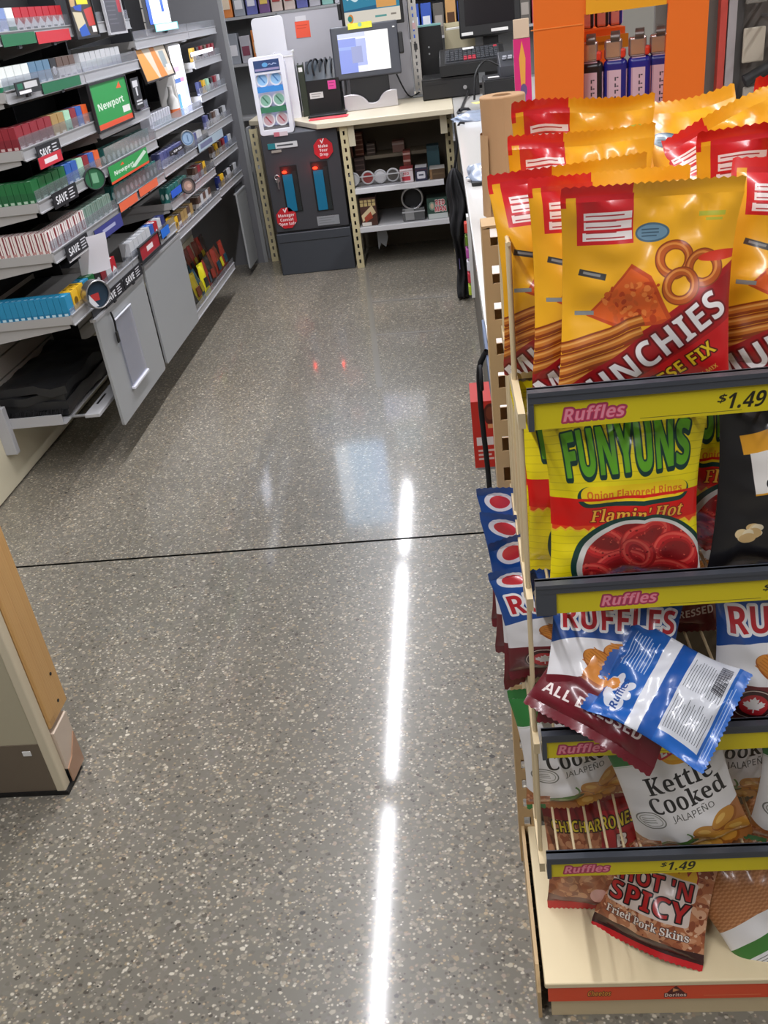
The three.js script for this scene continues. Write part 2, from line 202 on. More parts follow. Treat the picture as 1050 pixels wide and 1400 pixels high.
    g.fillStyle = '#1f62b6'; g.fillRect(0, 0, w, h); g.fillStyle = '#184f9c'; g.fillRect(0, 0, w, 40); g.fillStyle = '#e6e8ee'; g.fillRect(0, 250, w, 74); g.fillStyle = '#1b55a6'; g.fillRect(0, 324, w, 84); g.fillStyle = '#d4d7de'; g.fillRect(60, 408, w - 60, 230); lines(g, 80, 424, 180, 15, 14, 3, '#4a4e58', r); lines(g, 290, 424, 190, 15, 14, 3, '#4a4e58', r); for (let i = 0; i < 30; i++) { g.fillStyle = '#23262e'; g.fillRect(330 + i * 5, 560, 2 + (i % 3), 60); }
    for (let k = 0; k < 12; k++) disc(g, 130 + (r() - 0.5) * 140, 140 + (r() - 0.5) * 100, 36, 24, '#e3e6f0', r() * 3); fitText(g, 'Ruffles', 130, 150, 160, 60, { fill: '#27509a', weight: 'italic bold' }); lines(g, 260, 80, 200, 9, 17, 5, '#b8cbe9', r); lines(g, 60, 652, 380, 3, 15, 4, '#9fb7dd', r);
  }),
  kettle: ctex(BW, BH, (g, w, h) => { const r = rngOf(19);
    g.fillStyle = '#e7e5e4'; g.fillRect(0, 0, w, h); poly(g, [[0, 0], [w, 0], [w, 30], [300, 110], [0, 190]], '#2f7a38'); g.strokeStyle = '#cfd6c8'; g.lineWidth = 5; g.beginPath(); g.moveTo(0, 196); g.lineTo(310, 114); g.stroke();
    disc(g, 310, 120, 86, 78, '#e0a018'); disc(g, 310, 112, 78, 66, '#efb92c'); g.fillStyle = '#c9202c'; g.save(); g.translate(310, 112); g.rotate(-0.16); g.beginPath(); g.roundRect(-100, -38, 200, 70, 24); g.fill(); fitText(g, "Lay's", 0, -3, 170, 74, { fill: '#f6f2ef', weight: 'italic bold' }); g.restore();
    fitText(g, 'Kettle', 280, 268, 330, 118, { fill: '#1c1a1c', font: 'serif', rot: -0.12 }); fitText(g, 'Cooked', 290, 372, 380, 122, { fill: '#1c1a1c', font: 'serif', rot: -0.12 }); fitText(g, 'JALAPEÑO', 300, 450, 280, 46, { fill: '#4a4a44', weight: 'normal', rot: -0.12 }); ring(g, 92, 470, 66, 42, 6, '#77776f', 0.2); ring(g, 92, 470, 52, 30, 4, '#99998f', 0.2); lines(g, 52, 456, 80, 3, 12, 4, '#8a8a80', r);
    g.fillStyle = '#a86a35'; g.beginPath(); g.moveTo(0, 560); g.bezierCurveTo(140, 690, 300, 560, w, 470); g.lineTo(w, h); g.lineTo(0, h); g.fill(); for (const [x, y, q] of [[330, 580, 0.4], [420, 540, -0.5], [470, 620, 0.2], [260, 640, 0.1], [390, 650, 0.6], [310, 690, 0.2]]) { disc(g, x, y, 72, 46, '#96561d', q); disc(g, x - 4, y - 6, 66, 39, '#c58a34', q); disc(g, x - 16, y - 12, 30, 14, '#dcae58', q); }
    disc(g, 190, 622, 90, 24, '#2c4f20', -0.1); disc(g, 184, 616, 76, 15, '#4a7a30', -0.1); g.strokeStyle = '#55803a'; g.lineWidth = 9; g.beginPath(); g.moveTo(240, 612); g.quadraticCurveTo(270, 580, 236, 548); g.stroke(); g.fillStyle = '#b0683c'; g.fillRect(0, 600, 110, 104); speck(g, 0, 600, 110, 100, 40, 8, ['#c27c4c', '#98552c', '#d0946a'], r); g.fillStyle = '#2f7a38'; g.fillRect(0, 676, 90, 30);
  }),
  kettleBack: ctex(BW, BH, (g, w, h) => { const r = rngOf(23);
    g.fillStyle = '#b87c4c'; g.fillRect(0, 0, w, h); for (let i = 0; i < 60; i++) for (let j = 0; j < 24; j++) { g.fillStyle = (i + j) % 2 ? '#a96d40' : '#c98f60'; g.fillRect(j * 22, i * 9, 20, 5); }
    g.fillStyle = '#e8e6e4'; g.fillRect(0, 420, w, 90); g.fillStyle = '#3f7d33'; g.fillRect(0, 510, w, 66); g.fillStyle = '#dfe0e2'; g.fillRect(0, 576, w, 128); lines(g, 30, 592, 200, 7, 14, 4, '#777', r); for (let i = 0; i < 34; i++) { g.fillStyle = '#2b2b2b'; g.fillRect(290 + i * 5, 590, 2 + (i % 3), 80); }
  }),
  rinds: ctex(BW, BH, (g, w, h) => { const r = rngOf(29);
    g.fillStyle = '#a9653f'; g.fillRect(0, 0, w, h); speck(g, 0, 0, w, h, 420, 30, ['#b9774f', '#9a5433', '#c98f68', '#8e4a2c', '#d3a27f'], r); speck(g, 0, 0, w, h, 260, 9, ['#dcb494', '#7d3d24'], r);
    g.fillStyle = '#3a1614'; g.fillRect(0, 0, w, 46); g.fillRect(0, h - 84, w, 56); g.fillStyle = '#c41f24'; g.fillRect(0, h - 30, w, 30); g.fillRect(0, 0, w, 16);
    g.save(); g.translate(0, 96); g.beginPath(); g.moveTo(90, 170); for (let i = 0; i <= 16; i++) g.lineTo(90 + i * 22, i % 2 ? 90 + r() * 24 : 150); g.lineTo(442, 190); g.lineTo(90, 200); g.fillStyle = '#e8b324'; g.fill(); g.strokeStyle = '#a51d18'; g.lineWidth = 6; g.stroke();
    g.fillStyle = '#d9c9be'; g.beginPath(); g.roundRect(70, 180, 380, 110, 20); g.fill(); g.beginPath(); g.roundRect(40, 286, 400, 130, 20); g.fill(); fitText(g, "HOT 'N", 260, 240, 360, 120, { fill: '#b5201f', stroke: '#151010', lw: 14, sx: 0.95 }); fitText(g, 'SPICY', 240, 350, 390, 136, { fill: '#b5201f', stroke: '#151010', lw: 14, sx: 1.1 }); fitText(g, 'Fried Pork Skins', 250, 462, 400, 54, { fill: '#e9e0d8', stroke: '#3a1a14', lw: 6, font: 'serif' }); g.restore();
  }),
  chicharron: ctex(BW, BH, (g, w, h) => { const r = rngOf(31);
    g.fillStyle = '#a7613c'; g.fillRect(0, 0, w, h); speck(g, 0, 0, w, h, 420, 28, ['#b67650', '#96512f', '#c78c63', '#8a4729'], r); g.fillStyle = '#8e1a1e'; g.fillRect(0, 0, w, 120); g.fillStyle = '#b3222a'; g.fillRect(280, 90, 232, 200); fitText(g, 'CHICHARRONES', 250, 150, 440, 84, { fill: '#e6cf2e', stroke: '#2c130e', lw: 14, rot: -0.05 }); fitText(g, "B", 390, 250, 380, 110, { fill: '#efe9e4', stroke: '#5c1416', lw: 12, rot: -0.05 }); g.beginPath(); g.moveTo(60, 360); for (let i = 0; i <= 14; i++) g.lineTo(60 + i * 28, i % 2 ? 290 + r() * 20 : 340); g.lineTo(450, 400); g.lineTo(60, 410); g.fillStyle = '#dd8a22'; g.fill(); g.strokeStyle = '#aa221b'; g.lineWidth = 8; g.stroke(); g.fillStyle = '#5f1417'; g.fillRect(0, 600, w, 104); g.fillStyle = '#c32429'; g.fillRect(0, 660, w, 44); disc(g, 250, 570, 44, 44, '#d8a6a0');
  }),
};
const film = {}; for (const k of Object.keys(filmTex)) film[k] = phys(0xffffff, k === 'rinds' || k === 'chicharron' ? 0.3 : 0.34, { map: filmTex[k], clearcoat: 0.7, clearcoatRoughness: 0.16, side: THREE.DoubleSide });
// pillow pouch: two films joined along the sides, gathered into crimped seals at both ends. base at y = 0, print faces +z
function pouch(w, h, t, seed, { fat = 0.42, wr = 1, curlTop = 0, curlBot = 0, lean = 0, nu = 26, nv = 34 } = {}) {
  const s = 0.014 * Math.min(1, h / 0.2), so = seed * 7.31, r = rngOf(seed * 977 + 5), ph = [r() * 6, r() * 6, r() * 6, r() * 6];
  const dent = Array.from({ length: 5 }, () => [r(), 0.12 + r() * 0.76, r() * Math.PI, 0.10 + r() * 0.16, (r() - 0.35)]);
  const mid = (u, v) => curlTop * Math.pow(Math.max(0, v - 0.6) / 0.4, 2) * (0.6 + 0.4 * Math.cos((u - 0.4) * 4)) + curlBot * Math.pow(Math.max(0, 0.35 - v) / 0.35, 2) + lean * Math.sin(v * Math.PI) + 0.009 * wr * Math.sin(u * 5.2 + ph[0]) * Math.pow(2 * Math.abs(v - 0.5), 1.5) * w / 0.18 + 0.005 * wr * nz(u * 2 + so, v * 2, so);
  const half = (u, v, side) => { const vv = Math.pow(v, Math.log(0.5) / Math.log(fat)); const a = Math.pow(Math.max(0, Math.sin(Math.PI * u)), 0.62), b = Math.pow(Math.max(0, 1 - Math.pow(Math.abs(2 * vv - 1), 2.6)), 0.8);
    let d = t / 2 * a * b; const e = Math.exp(-(1 - v) / 0.16) + Math.exp(-v / 0.12);
    d += wr * 0.006 * e * a * Math.cos(u * 21 + ph[1 + (side > 0 ? 1 : 0)] + 2.5 * nz(u * 3, v * 2, so)) * Math.min(1, Math.min(v, 1 - v) / 0.05);
    for (const [du, dv, da, dl, dk] of dent) { const x = (u - du) * Math.cos(da) + (v - dv) * Math.sin(da), y = -(u - du) * Math.sin(da) + (v - dv) * Math.cos(da); d += wr * dk * 0.017 * a * b * Math.exp(-Math.pow(y / 0.05, 2)) * Math.exp(-Math.pow(x / dl, 2)); }
    d += wr * a * b * (0.005 * nz(u * 5 + so, v * 6, side) - 0.004 * Math.abs(nz(u * 4 + 9, v * 5 + so, side * 2))); return Math.max(d, 0.0004); };
  const X = (u, v) => (u - 0.5) * w * (1 - 0.09 * (1 - Math.pow(Math.abs(2 * v - 1), 2.2)) * Math.min(1.6, t / 0.055)) ;
  const grid = (side) => { const pos = [], uv = [], idx = []; for (let j = 0; j <= nv; j++) for (let i = 0; i <= nu; i++) { const u = 0.5 - 0.5 * Math.cos(Math.PI * (0.12 * (1 - 2 * i / nu) * 0 + i / nu)) * 1, v = j / nv; pos.push(X(u, v), s + v * (h - 2 * s), mid(u, v) + side * half(u, v, side)); uv.push(side > 0 ? u : 1 - u, (s + v * (h - 2 * s)) / h); }
    for (let j = 0; j < nv; j++) for (let i = 0; i < nu; i++) { const a = j * (nu + 1) + i, b = a + 1, c = a + nu + 1, d = c + 1; if (side > 0) idx.push(a, b, c, b, d, c); else idx.push(a, c, b, b, c, d); }
    const g = new THREE.BufferGeometry(); g.setAttribute('position', new THREE.Float32BufferAttribute(pos, 3)); g.setAttribute('uv', new THREE.Float32BufferAttribute(uv, 2)); g.setIndex(idx); g.computeVertexNormals(); return g; };
  const seal = (top) => { const n = 44, m = 4, pos = [], uv = [], idx = []; for (let j = 0; j <= m; j++) for (let i = 0; i <= n; i++) { const u = i / n, q = j / m, v = top ? 1 : 0; const y = top ? h - s + q * s : s - q * s; pos.push((u - 0.5) * w, y + (j === m ? (i % 2 ? 0.0016 : -0.0004) * (top ? 1 : -1) : 0), mid(u, v) + (top ? curlTop : curlBot) * 0.25 * q * q + 0.0007 * Math.sin(j * Math.PI) + (i % 2 ? 0.0005 : -0.0005) + 0.0025 * q * Math.sin(u * 9 + ph[3])); uv.push(u, y / h); }
    for (let j = 0; j < m; j++) for (let i = 0; i < n; i++) { const a = j * (n + 1) + i, b = a + 1, c = a + n + 1, d = c + 1; if (top) idx.push(a, b, c, b, d, c); else idx.push(a, c, b, b, c, d); }
    const g = new THREE.BufferGeometry(); g.setAttribute('position', new THREE.Float32BufferAttribute(pos, 3)); g.setAttribute('uv', new THREE.Float32BufferAttribute(uv, 2)); g.setIndex(idx); g.computeVertexNormals(); return g; };
  const f = grid(1), b = grid(-1); return { body: mergeGeometries([f, b]), top: seal(true), bottom: seal(false) };
}
const pouchCache = new Map();
function bag(kind, label, group, [x, y, z], { w = 0.172, h = 0.225, t = 0.043, yaw = 0, tilt = 0, roll = 0, seed = 1, pivot = 0, name = 'snack_bag', category = 'snack bag', ...opt } = {}) {
  const key = JSON.stringify([w, h, t, seed, opt]); if (!pouchCache.has(key)) pouchCache.set(key, pouch(w, h, t, seed, opt)); const g = pouchCache.get(key);
  const o = thing(name, label, category, [x, y, z], 0, group); o.rotation.order = 'YXZ'; o.rotation.set(tilt * D2R, yaw * D2R, roll * D2R);
  const dy = -pivot * h; for (const [n, k] of [['pouch', 'body'], ['top_seal', 'top'], ['bottom_seal', 'bottom']]) { const m = obj(n, g[k], film[kind], o); m.position.y = dy; } return o;
}

// ---------------------------------------------------------------- snack rack
const RX0 = 0.062, RX1 = 0.96, RF = -0.885, RB = -1.2;
const SH = [1.122, 0.876, 0.636, 0.395];
const rack = thing('snack_rack', 'beige slotted-upright snack rack with wire shelves and yellow price strips', 'rack', [0, 0, 0]);
function slotted(h, w, d, pitch, sw, sh, y0) { const s = shapeOf([[-w / 2, 0], [w / 2, 0], [w / 2, h], [-w / 2, h]]); for (let y = y0; y < h - 0.02; y += pitch) { const p = new THREE.Path(); p.moveTo(-sw / 2, y); p.lineTo(-sw / 2, y + sh); p.lineTo(sw / 2, y + sh); p.lineTo(sw / 2, y); p.closePath(); s.holes.push(p); } return mergeGeometries([new THREE.ExtrudeGeometry(s, { depth: 0.003, bevelEnabled: false }).toNonIndexed(), bx(0.003, h, d, -w / 2 + 0.0015, h / 2, -d / 2).toNonIndexed(), bx(0.003, h, d, w / 2 - 0.0015, h / 2, -d / 2).toNonIndexed()]); }
for (const x of [0.051, 0.94]) { const u = obj('upright', slotted(1.222, 0.034, 0.044, 0.05, 0.013, 0.024, 0.05), M.tan, rack); u.position.set(x, 0, RB); obj('rear_web', slotted(1.222, 0.034, 0.004, 0.05, 0.013, 0.024, 0.05).translate(0, 0, -0.045), M.tan, u); obj('top_cap', bb(-0.017, 0.017, 1.222, 1.226, -0.045, 0.003), M.tan, u); }
obj('back_panel', bb(0.068, 0.925, 0.09, 1.2, RB - 0.022, RB - 0.016), std(0x6d6250, 0.7), rack);
obj('base_deck', bb(0.05, RX1, 0.085, 0.098, RB, RF + 0.004, 0.003), std(0xe3d2ab, 0.35), rack);
obj('kick_plate', bb(0.06, RX1, 0.0, 0.085, RF - 0.012, RF - 0.004), M.beige, rack);
{ // base foot at the open end, with its adjusting slots
  const s = shapeOf([[0, 0], [0.325, 0], [0.325, 0.1], [0.03, 0.1], [0, 0.07]]); for (const [a, b, c, d] of [[0.2, 0.03, 0.06, 0.008], [0.06, 0.055, 0.012, 0.02], [0.03, 0.02, 0.008, 0.02]]) { const p = new THREE.Path(); p.moveTo(a, b); p.lineTo(a, b + d); p.lineTo(a + c, b + d); p.lineTo(a + c, b); p.closePath(); s.holes.push(p); }
  const g = new THREE.ExtrudeGeometry(s, { depth: 0.006, bevelEnabled: false }).rotateY(Math.PI / 2).translate(0.038, 0, RF); obj('base_foot', g, M.tan, rack);
}
const stripTex = (draw) => ctex(2048, 96, (g, w, h) => { g.fillStyle = '#d8c61e'; g.fillRect(0, 0, w, h); draw(g, w, h); });
const logo = (g, x) => { fitText(g, 'Ruffles', x, 50, 150, 62, { fill: '#d9607c', stroke: '#a33a5c', lw: 16, weight: 'italic bold', rot: -0.03 }); fitText(g, 'Ruffles', x, 50, 150, 62, { fill: '#e892a4', stroke: '#d4405f', lw: 5, weight: 'italic bold', rot: -0.03 }); };
const price = (g, x) => { fitText(g, '$', x - 46, 40, 30, 40, { fill: '#222019', weight: 'italic bold' }); fitText(g, '1.49', x + 10, 50, 92, 76, { fill: '#222019', weight: 'italic bold' }); };
const STRIP_W = RX1 - RX0; const sx = (m) => (m - RX0) / STRIP_W * 2048;
const logoX = [0.124, 0.165, 0.108, 0.112], priceX = [0.277, 0.345, 0.262, 0.243];
const wireG = new THREE.CylinderGeometry(0.0022, 0.0022, 0.3, 6).rotateX(Math.PI / 2);
SH.forEach((y, k) => {
  const s = part('wire_shelf', rack, [0, y, 0]); const yb = -0.036;
  obj('label_holder', [bb(RX0, RX1, -0.005, 0.0, RF - 0.012, RF + 0.002), bb(RX0, RX1, -0.046, 0.0, RF - 0.014, RF - 0.008), bb(RX0, RX1, -0.013, -0.004, RF - 0.008, RF + 0.001), bb(RX0, RX0 + (k === 1 ? 0.024 : 0.006), -0.045, -0.013, RF - 0.008, RF + 0.0005)], std(0x4b4f57, 0.35, { metalness: 0.2 }), s);
  const st = stripTex((g) => { logo(g, sx(logoX[k])); price(g, sx(priceX[k])); logo(g, sx(logoX[k] + 0.42)); price(g, sx(priceX[k] + 0.42)); g.fillStyle = '#5a5422'; g.fillRect(sx(logoX[k] + 0.05), 84, 240, 2); });
  sheet('price_strip', STRIP_W - 0.006, 0.031, st, s, [(RX0 + RX1) / 2 + 0.003, -0.0295, RF - 0.004], [0, 0, 0], { edge: 0xd8c81a, rough: 0.35 });
  for (let x = RX0 + 0.02; x < RX1 - 0.01; x += 0.0245) obj('wire', wireG, M.beige, s).position.set(x, yb, -1.045);
  obj('front_bar', bb(RX0, RX1, yb - 0.008, yb + 0.004, -0.908, -0.9), M.beige, s); obj('middle_bar', bb(RX0, RX1, yb - 0.012, yb - 0.002, -1.05, -1.044), M.beige, s); obj('rear_bar', bb(RX0, RX1, yb - 0.008, yb + 0.004, -1.196, -1.19), M.beige, s);
  obj('end_rail', bb(0.052, 0.06, yb - 0.012, yb + 0.006, -1.196, -0.9), M.beige, s);
  const top = k === 0 ? 0.13 : SH[k - 1] - y - 0.04;
  for (const z of k === 0 ? [-1.0, -1.115, -1.17] : [-0.925, -0.985, -1.05, -1.115, -1.17]) obj('side_wire', cyl(0.0032, top - yb, 0.056, (top + yb) / 2, z, 8), M.beige, s);
  obj('side_top_wire', rod([0.056, top, k === 0 ? -0.99 : -0.92], [0.056, top, -1.18], 0.0026), M.beige, s);
});
{ const t = ctex(2048, 96, (g, w, h) => { g.fillStyle = '#e8542f'; g.fillRect(0, 0, w, h); for (const o of [0, 0.42]) { fitText(g, 'Cheetos', sx(0.142 + o), 50, 84, 44, { fill: '#e8a23a', stroke: '#6b2a14', lw: 8, weight: 'italic bold' }); const dx = sx(0.262 + o); poly(g, [[dx - 38, 64], [dx, 10], [dx + 38, 64]], '#5a2320'); poly(g, [[dx - 10, 50], [dx - 10, 26], [dx + 14, 38]], '#e8a26a'); fitText(g, 'Doritos', dx, 70, 78, 28, { fill: '#f0d9c9', stroke: '#5a2320', lw: 8 }); g.fillStyle = '#f08a5a'; g.fillRect(dx + 100, 74, 200, 3); } });
  sheet('base_strip', STRIP_W + 0.01, 0.04, t, rack, [(RX0 + RX1) / 2 - 0.002, 0.068, RF + 0.001], [0, 0, 0], { edge: 0xe8542f, rough: 0.35 }); }

// bags: top shelf
const G1 = 'yellow cheese snack mix bags on the top rack shelf';
bag('munchies', 'yellow cheese snack mix bag with diagonal red corner, standing foremost above the price strip', G1, [0.187, 1.084, -0.925], { seed: 1, tilt: -9, roll: -3, yaw: 2, curlTop: 0.02, w: 0.185, wr: 1.5 });
bag('munchies', 'yellow cheese snack mix bag standing right behind the foremost one, only its left side showing', G1, [0.158, 1.09, -0.968], { seed: 2, tilt: -9, roll: -2, yaw: 3, wr: 1.5 });
bag('munchies', 'yellow cheese snack mix bag leaning over the rack upright with its red corner poking out', G1, [0.132, 1.095, -1.012], { seed: 3, tilt: -8, roll: 1, yaw: 6, wr: 1.6, curlTop: 0.012 });
bag('munchies', 'yellow cheese snack mix bag beside the foremost one, red corner with large white lettering', G1, [0.36, 1.08, -0.965], { seed: 4, tilt: -12, roll: -6, yaw: -8, w: 0.19, wr: 1.5 });
const pile = [[0.35, 1.105, -1.03, -16, -2, 0, 5, 'directly behind the one with large white lettering'], [0.215, 1.125, -1.02, -40, 12, 8, 6, 'lying back in the gap between the two foremost ones'], [0.15, 1.12, -1.062, -18, -2, 8, 7, 'third in the file above the rack upright'], [0.16, 1.145, -1.115, -20, -1, 4, 8, 'hindmost in the file, by the kraft roll'], [0.27, 1.15, -1.1, -28, 10, -14, 9, 'leaning back under the jumbo lighters'], [0.385, 1.14, -1.075, -22, 22, -10, 3, 'rolled sideways in the middle of the pile'], [0.43, 1.135, -1.14, -16, -3, -6, 2, 'at the back under the hook rack'], [0.56, 1.085, -0.95, -10, 3, -4, 1, 'in front, past the one with large white lettering'], [0.57, 1.1, -1.03, -14, -3, 2, 6, 'second row, past the rolled one'], [0.75, 1.085, -0.94, -9, 2, 3, 4, 'alone toward the far end of the top shelf']];
for (const [x, y, z, tilt, roll, yaw, seed, where] of pile) bag('munchies', `yellow cheese snack mix bag ${where}`, G1, [x, y, z], { seed, tilt, roll, yaw, wr: 1.7, curlTop: 0.008 + (seed % 3) * 0.012 });
// second shelf
const G2 = 'bags on the second rack shelf';
bag('funyuns', 'yellow onion ring snack bag with round window of red rings, foremost on its shelf', G2, [0.17, 0.842, -0.917], { seed: 11, tilt: -6, roll: 0, w: 0.18, h: 0.226, wr: 1.2 });
bag('funyuns', 'yellow onion ring snack bag hidden behind the foremost one, its crumpled left edge showing', G2, [0.146, 0.845, -0.965], { seed: 12, tilt: -6, yaw: 6, w: 0.175, h: 0.226, wr: 1.4 });
bag('funyuns', 'yellow onion ring snack bag pushed against the wire side at the back', G2, [0.142, 0.85, -1.02], { seed: 13, tilt: -8, yaw: 8, w: 0.175, h: 0.226, wr: 1.4 });
bag('funyuns', 'yellow onion ring snack bag half hidden by the black popcorn bag', G2, [0.312, 0.845, -0.985], { seed: 12, tilt: -4, roll: -1, w: 0.175, h: 0.226 });
bag('popcorn', 'black popcorn bag with white label and orange stripe on the second shelf', G2, [0.358, 0.842, -0.915], { seed: 14, tilt: -5, roll: -2, w: 0.185, h: 0.23 });
bag('popcorn', 'black popcorn bag farther along the second shelf, past the half hidden yellow one', G2, [0.56, 0.842, -0.92], { seed: 4, tilt: -5, roll: 2, w: 0.185, h: 0.23 });
// third shelf
const G3 = 'ridged chip bags on the third rack shelf';
[[0.106, 0.607, -1.165, 15, 'nearest the slotted upright'], [0.108, 0.605, -1.1, 16, 'second from the slotted upright'], [0.115, 0.603, -1.03, 17, 'third from the slotted upright']].forEach(([x, y, z, seed, w]) => bag('ruffles', `blue and maroon ridged chip bag filed along the wire side, ${w}`, G3, [x, y, z], { seed, tilt: -3, yaw: 4, roll: 2, w: 0.19, h: 0.25, t: 0.055, curlTop: 0.01, wr: 1.5 }));
bag('ruffles', 'blue and maroon ridged chip bag wedged at the wire side, its maple leaf corner out', G3, [0.118, 0.664, -0.985], { seed: 18, tilt: -8, roll: 6, yaw: 8, w: 0.18, h: 0.17, t: 0.05 });
bag('rufflesPlain', 'blue ridged chip bag with red lettering slumped over the maroon ones', G3, [0.16, 0.722, -0.938], { seed: 20, tilt: -34, roll: -13, yaw: 4, w: 0.172, h: 0.2, t: 0.05, pivot: 0.5, wr: 1.4 });
bag('rufflesMaroon', 'maroon ridged chip bag lying askew under the bright blue bag', G3, [0.162, 0.697, -0.912], { seed: 19, tilt: -50, roll: -34, yaw: 0, w: 0.18, h: 0.165, t: 0.04, pivot: 0.5, wr: 1.4 });
bag('rufflesBack', 'bright blue bag showing its back with white stripe, hanging over the price strip', G3, [0.216, 0.712, -0.874], { seed: 20, tilt: -62, roll: 62, yaw: -8, w: 0.14, h: 0.16, t: 0.04, pivot: 0.5, wr: 2 });
bag('ruffles', 'blue and maroon ridged chip bag deep in shadow behind the tipped ones', G3, [0.26, 0.602, -1.13], { seed: 17, tilt: -3, roll: 0, w: 0.18, h: 0.25 });
bag('ruffles', 'blue and maroon ridged chip bag standing upright with maple leaf roundel to the fore', G3, [0.378, 0.6, -0.925], { seed: 21, tilt: -4, roll: 1, w: 0.185, h: 0.25, t: 0.055 });
bag('ruffles', 'blue and maroon ridged chip bag farther along the third shelf, alone', G3, [0.58, 0.6, -0.93], { seed: 16, tilt: -4, roll: -2, w: 0.185, h: 0.25 });
// fourth shelf
const G4 = 'white kettle chip bags on the fourth rack shelf';
bag('kettle', 'white kettle chip bag with black lettering set back by the wire side', G4, [0.126, 0.362, -1.015], { seed: 22, tilt: -10, roll: 4, yaw: 6, w: 0.165, h: 0.22, t: 0.055 });
bag('kettle', 'white kettle chip bag with green corner standing foremost on its wire shelf', G4, [0.284, 0.364, -0.922], { seed: 23, tilt: -9, roll: 16, yaw: -4, w: 0.165, h: 0.225, t: 0.055 });
bag('kettle', 'white kettle chip bag mostly hidden in the gap behind the foremost one', G4, [0.36, 0.362, -1.02], { seed: 24, tilt: -6, roll: -2, w: 0.165, h: 0.22, t: 0.055 });
bag('kettle', 'white kettle chip bag to the far side of the foremost one', G4, [0.438, 0.362, -0.915], { seed: 22, tilt: -6, roll: -3, yaw: -6, w: 0.172, h: 0.225, t: 0.055 });
// deck
const G5 = 'bags on the bottom deck of the rack';
bag('rinds', 'clear fried pork skin bag with red lettering lying askew on the beige deck', G5, [0.216, 0.102, -0.935], { seed: 25, tilt: -40, yaw: -27, roll: 0, w: 0.185, h: 0.215, t: 0.05, wr: 1.3 });
bag('chicharron', 'pork rind bag standing at the open end of the deck under the wires', G5, [0.155, 0.1, -1.02], { seed: 26, tilt: -10, yaw: 4, w: 0.17, h: 0.235, t: 0.05 });
bag('chicharron', 'pork rind bag with yellow lettering at the back of the deck', G5, [0.215, 0.1, -1.1], { seed: 27, tilt: -6, yaw: -4, w: 0.19, h: 0.26, t: 0.055 });
bag('kettleBack', 'brown bag with white and green stripes lying on the bottom deck', G5, [0.405, 0.175, -0.985], { seed: 28, tilt: -38, yaw: -8, roll: 36, w: 0.2, h: 0.24, t: 0.06, pivot: 0.5 });

// ---------------------------------------------------------------- tobacco wall (left)
const FX = -1.35, WX = -1.785;
{ // slatted back wall over a cream plinth
  const w = structGroup('wall_slat'); obj('wall_core', bb(WX - 0.14, WX - 0.018, 0, 2.2, -6.45, -1.9), std(0x2a2a2b, 0.8), w);
  const g = bb(-0.018, 0, 0, 0.0695, -6.45 + 0, -1.9, 0.002); for (let y = 0.24; y < 2.1; y += 0.0755) obj('slat', g, std(0xb9b5ad, 0.55), w).position.set(WX, y, 0);
  obj('plinth', bb(WX - 0.018, WX + 0.004, 0.006, 0.235, -6.45, -1.9, 0.003), std(0xd9d2b8, 0.6), w);
}
// packs: flat print of a few anonymous designs
function packTex(top, bottom, mark, style) { return ctex(48, 76, (g, w, h) => { g.fillStyle = bottom; g.fillRect(0, 0, w, h); g.fillStyle = top; if (style === 'chevron') { g.beginPath(); g.moveTo(0, 0); g.lineTo(w, 0); g.lineTo(w, 44); g.lineTo(w / 2, 26); g.lineTo(0, 44); g.fill(); } else if (style === 'stripe') { g.fillRect(8, 0, 12, h); g.fillRect(32, 0, 5, h); } else if (style === 'top') g.fillRect(0, 0, w, 30); else if (style === 'low') g.fillRect(0, 46, w, 18); g.fillStyle = mark; if (style === 'oval') { g.beginPath(); g.ellipse(w / 2, 34, 15, 12, 0, 0, 7); g.fill(); } else g.fillRect(10, 50, w - 20, 7); g.fillRect(16, 62, w - 32, 3); }); }
const packKinds = {
  red: ['#8e2430', '#7a1e2a', '#c5aeac', 'top', 'dark red'], redwhite: ['#b3202c', '#e6e0de', '#3a3a3e', 'chevron', 'red and white'], white: ['#7e2630', '#ece6e2', '#b88a86', 'stripe', 'white and maroon striped'], green: ['#1b6a38', '#1c5f36', '#a9c4ae', 'top', 'bright green'], greenwhite: ['#1f7d58', '#e3e9e6', '#1f7d58', 'low', 'white and green'], teal: ['#1d5f5c', '#2b6f6a', '#b9d0cc', 'oval', 'dark teal'], blue: ['#2f5fb0', '#3c6ec0', '#dfe6f2', 'top', 'blue'], paleblue: ['#7f93c4', '#b7c2de', '#eef1f7', 'top', 'pale blue'], steel: ['#5d7f9a', '#6f93ac', '#c7d6df', 'top', 'steel blue'], tan: ['#a88a55', '#b89a63', '#efe6d2', 'top', 'tan'], mint: ['#8fc5a2', '#a9d8b9', '#2d6a48', 'low', 'mint green'], orange: ['#e0602c', '#e87440', '#f6e0d4', 'top', 'orange'], navy: ['#23306e', '#1c2758', '#c8cfe6', 'top', 'navy'], brown: ['#5f4a40', '#c9c4c0', '#4a3a34', 'top', 'brown and white'], silver: ['#8e9196', '#c3c5c9', '#6a6d72', 'low', 'silver'], cyan: ['#1c7aa6', '#2488b2', '#bfdbe6', 'low', 'cyan blue'], yellow: ['#d9a41c', '#e8b92e', '#7a5a10', 'oval', 'yellow'], violet: ['#565b8e', '#8d90b8', '#e1e2ee', 'top', 'violet grey'], black: ['#1c1c1f', '#26262a', '#b9b9bd', 'oval', 'black'], sage: ['#5f7d70', '#8aa397', '#dfe8e2', 'stripe', 'sage green'],
};
const packG = new THREE.BoxGeometry(0.0215, 0.088, 0.055).translate(0, 0.044, 0), packGeo = {};
for (const k of Object.keys(packKinds)) packGeo[k] = reuv(packG.clone(), packTex(...packKinds[k].slice(0, 4)));
const packMat = printed({ region: true }, 0.35);
